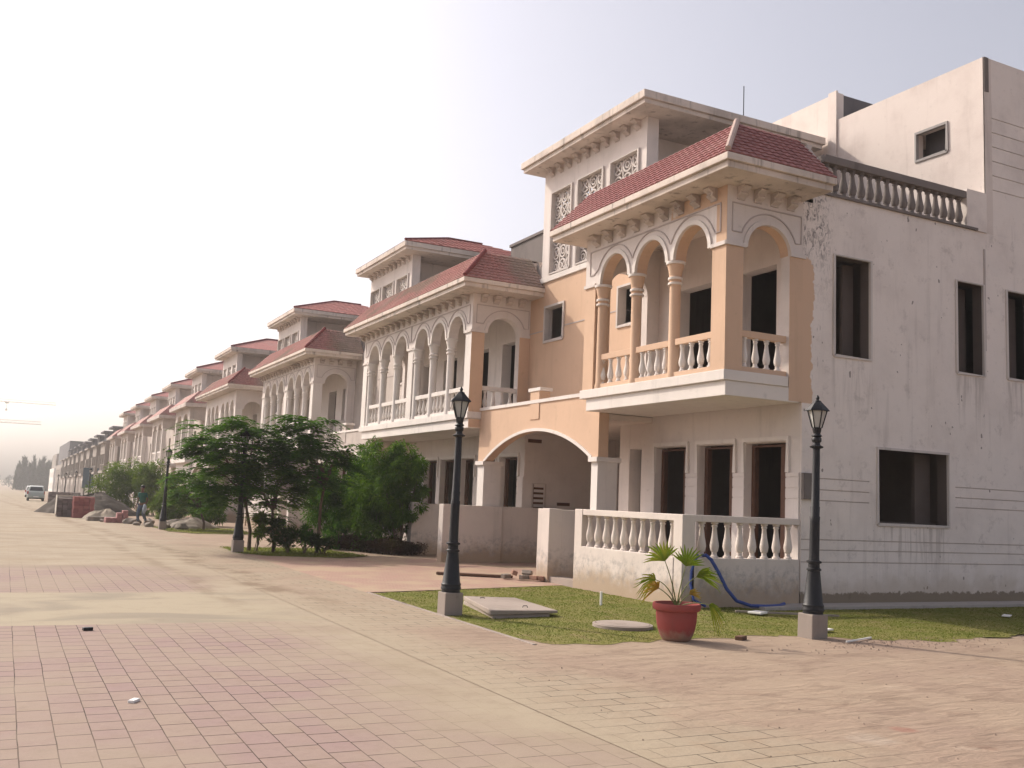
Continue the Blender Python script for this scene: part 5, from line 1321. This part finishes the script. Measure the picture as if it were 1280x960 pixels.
def person(x, y, rz):
    R_ = root('person', 'walking man in a teal green shirt and blue grey trousers carrying a pale cloth', 'person', (x, y, gz(y)))
    # faces +Y locally ; right side = +X ; mid-stride
    V = [(0, 0, .94), (0, .01, 1.08), (0, .03, 1.25), (0, .04, 1.38), (0, .05, 1.46), (0, .065, 1.53),           # 0-5 pelvis..neck
         (.09, .0, .88), (.10, .16, .50), (.10, .06, .09), (.10, .20, .04),                                      # 6-9 right leg (front)
         (-.09, .0, .88), (-.10, .03, .48), (-.10, -.26, .14), (-.10, -.16, .05),                                # 10-13 left leg (back)
         (.17, .04, 1.40), (.225, -.02, 1.14), (.23, .08, .92), (.235, .12, .84),                                # 14-17 right arm
         (-.17, .04, 1.40), (-.24, .0, 1.14), (-.25, .16, .96), (-.25, .22, .90)]                                # 18-21 left arm
    Ed = [(0, 1), (1, 2), (2, 3), (3, 4), (4, 5), (0, 6), (6, 7), (7, 8), (8, 9), (0, 10), (10, 11), (11, 12), (12, 13), (3, 14), (14, 15), (15, 16), (16, 17), (3, 18), (18, 19), (19, 20), (20, 21)]
    Rd = [(.10, .07), (.105, .075), (.12, .08), (.11, .075), (.055, .055), (.05, .05), .082, .055, .036, .036, .082, .055, .036, .036, .05, .038, .028, .024, .05, .038, .028, .024]
    # head and fingers continue the same skeleton
    def add(p, r, j): V.append(p); Rd.append(r); Ed.append((j, len(V)-1)); return len(V)-1
    h = add((0, .085, 1.60), (.075, .085), 5); add((0, .085, 1.70), (.068, .08), h)
    for hand, s_ in ((17, 1), (21, -1)):
        c = V[hand]
        for k, (dx, ln_) in enumerate(((-.025, .055), (-.009, .068), (.008, .065), (.024, .052))):
            a = add((c[0]+dx*.3, c[1]+dx+.01, c[2]-.05), .0095, hand); b = add((c[0]-s_*.004, c[1]+dx+.018, c[2]-.05-ln_*.6), .0085, a); add((c[0]-s_*.02, c[1]+dx+.022, c[2]-.05-ln_), .0075, b)
        a = add((c[0]-s_*.012, c[1]+.045, c[2]-.02), .0105, hand); add((c[0]-s_*.022, c[1]+.058, c[2]-.055), .009, a)
    body = skin_figure('body', V, Ed, Rd, 'skin', R_, 0, 1)
    # face pieces and hair
    def ball(name, c, r, mat, par, sc_=(1, 1, 1)):
        bm = bmesh.new(); bmesh.ops.create_uvsphere(bm, u_segments=14, v_segments=9, radius=r); bmesh.ops.scale(bm, vec=sc_, verts=bm.verts); bmesh.ops.translate(bm, vec=c, verts=bm.verts)
        me = bpy.data.meshes.new(name); bm.to_mesh(me); bm.free(); me.materials.append(M[mat]); me.polygons.foreach_set('use_smooth', [True]*len(me.polygons))
        o = bpy.data.objects.new(name, me); COL.objects.link(o); o.parent = par
    ball('hair', (0, .06, 1.70), .098, 'hair', R_, (.92, 1.02, .86))
    for s_ in (-1, 1):
        ball('eye', (s_*.03, .162, 1.655), .010, 'whitebit', R_); ball('ear', (s_*.082, .08, 1.64), .022, 'skin', R_, (.5, .8, 1.2))
    ball('nose', (0, .176, 1.63), .013, 'skin', R_, (.8, 1, 1.4)); ball('mouth', (0, .165, 1.595), .016, 'redwood', R_, (1.2, .4, .35))
    SV = [(0, .0, .95), (0, .01, 1.08), (0, .03, 1.25), (0, .04, 1.38), (0, .05, 1.44), (.17, .04, 1.40), (.215, -.005, 1.20), (-.17, .04, 1.40), (-.228, .01, 1.20)]
    skin_figure('shirt', SV, [(0, 1), (1, 2), (2, 3), (3, 4), (3, 5), (5, 6), (3, 7), (7, 8)], [(.165, .12), (.15, .11), (.165, .115), (.155, .105), .07, .062, .052, .062, .052], 'shirt', R_)
    TV = [(0, 0, 1.0), (.09, .0, .86), (.10, .16, .50), (.10, .07, .14), (-.09, .0, .86), (-.10, .03, .48), (-.10, -.24, .17)]
    skin_figure('trousers', TV, [(0, 1), (1, 2), (2, 3), (0, 4), (4, 5), (5, 6)], [(.17, .135), .11, .078, .062, .105, .078, .062], 'trouser', R_)
    for s_, c in ((1, (.10, .13, .045)), (-1, (-.10, -.21, .09))): ball('sandal', c, .05, 'hair', R_, (.9, 2.1, .7))
    # pale cloth bundle hanging from the hand, a thing of its own
    bm = bmesh.new(); bmesh.ops.create_icosphere(bm, subdivisions=3, radius=.15); bmesh.ops.scale(bm, vec=(.55, .9, 1.35), verts=bm.verts)
    for v in bm.verts: v.co *= 1+.10*math.sin(v.co.x*40+v.co.z*23)+random.uniform(-.03, .03)
    me = bpy.data.meshes.new('cloth_bag'); bm.to_mesh(me); bm.free(); me.materials.append(M['cloth']); me.polygons.foreach_set('use_smooth', [True]*len(me.polygons))
    b = bpy.data.objects.new('cloth_bag', me); COL.objects.link(b); p = Matrix.Rotation(rz, 3, 'Z') @ Vector((-.26, .24, .70)); b.location = Vector((x, y, gz(y)))+p
    b['label'] = 'pale cloth bag hanging from the walking man\'s hand'; b['category'] = 'bag'
    R_.rotation_euler = (0, 0, rz); R_.scale = (.95, .95, .95)
person(5.3, 44.8, 2.5)

# ------------------------------------------------------------------ hazy air
m = MB(); m.box(-250, 500, -60, 720, -8, 70)
n = bpy.data.materials.new('hazy_air'); n.use_nodes = True; n.node_tree.nodes.clear()
v = n.node_tree.nodes.new('ShaderNodeVolumePrincipled'); v.inputs['Color'].default_value = (1, .99, .98, 1); v.inputs['Density'].default_value = .0007; v.inputs['Anisotropy'].default_value = .3
oo = n.node_tree.nodes.new('ShaderNodeOutputMaterial'); n.node_tree.links.new(v.outputs[0], oo.inputs['Volume'])
me = m.mesh('haze'); me.materials.append(n); o = bpy.data.objects.new('haze', me); COL.objects.link(o); o['kind'] = 'stuff'
# plain walls etc. keep their setting names
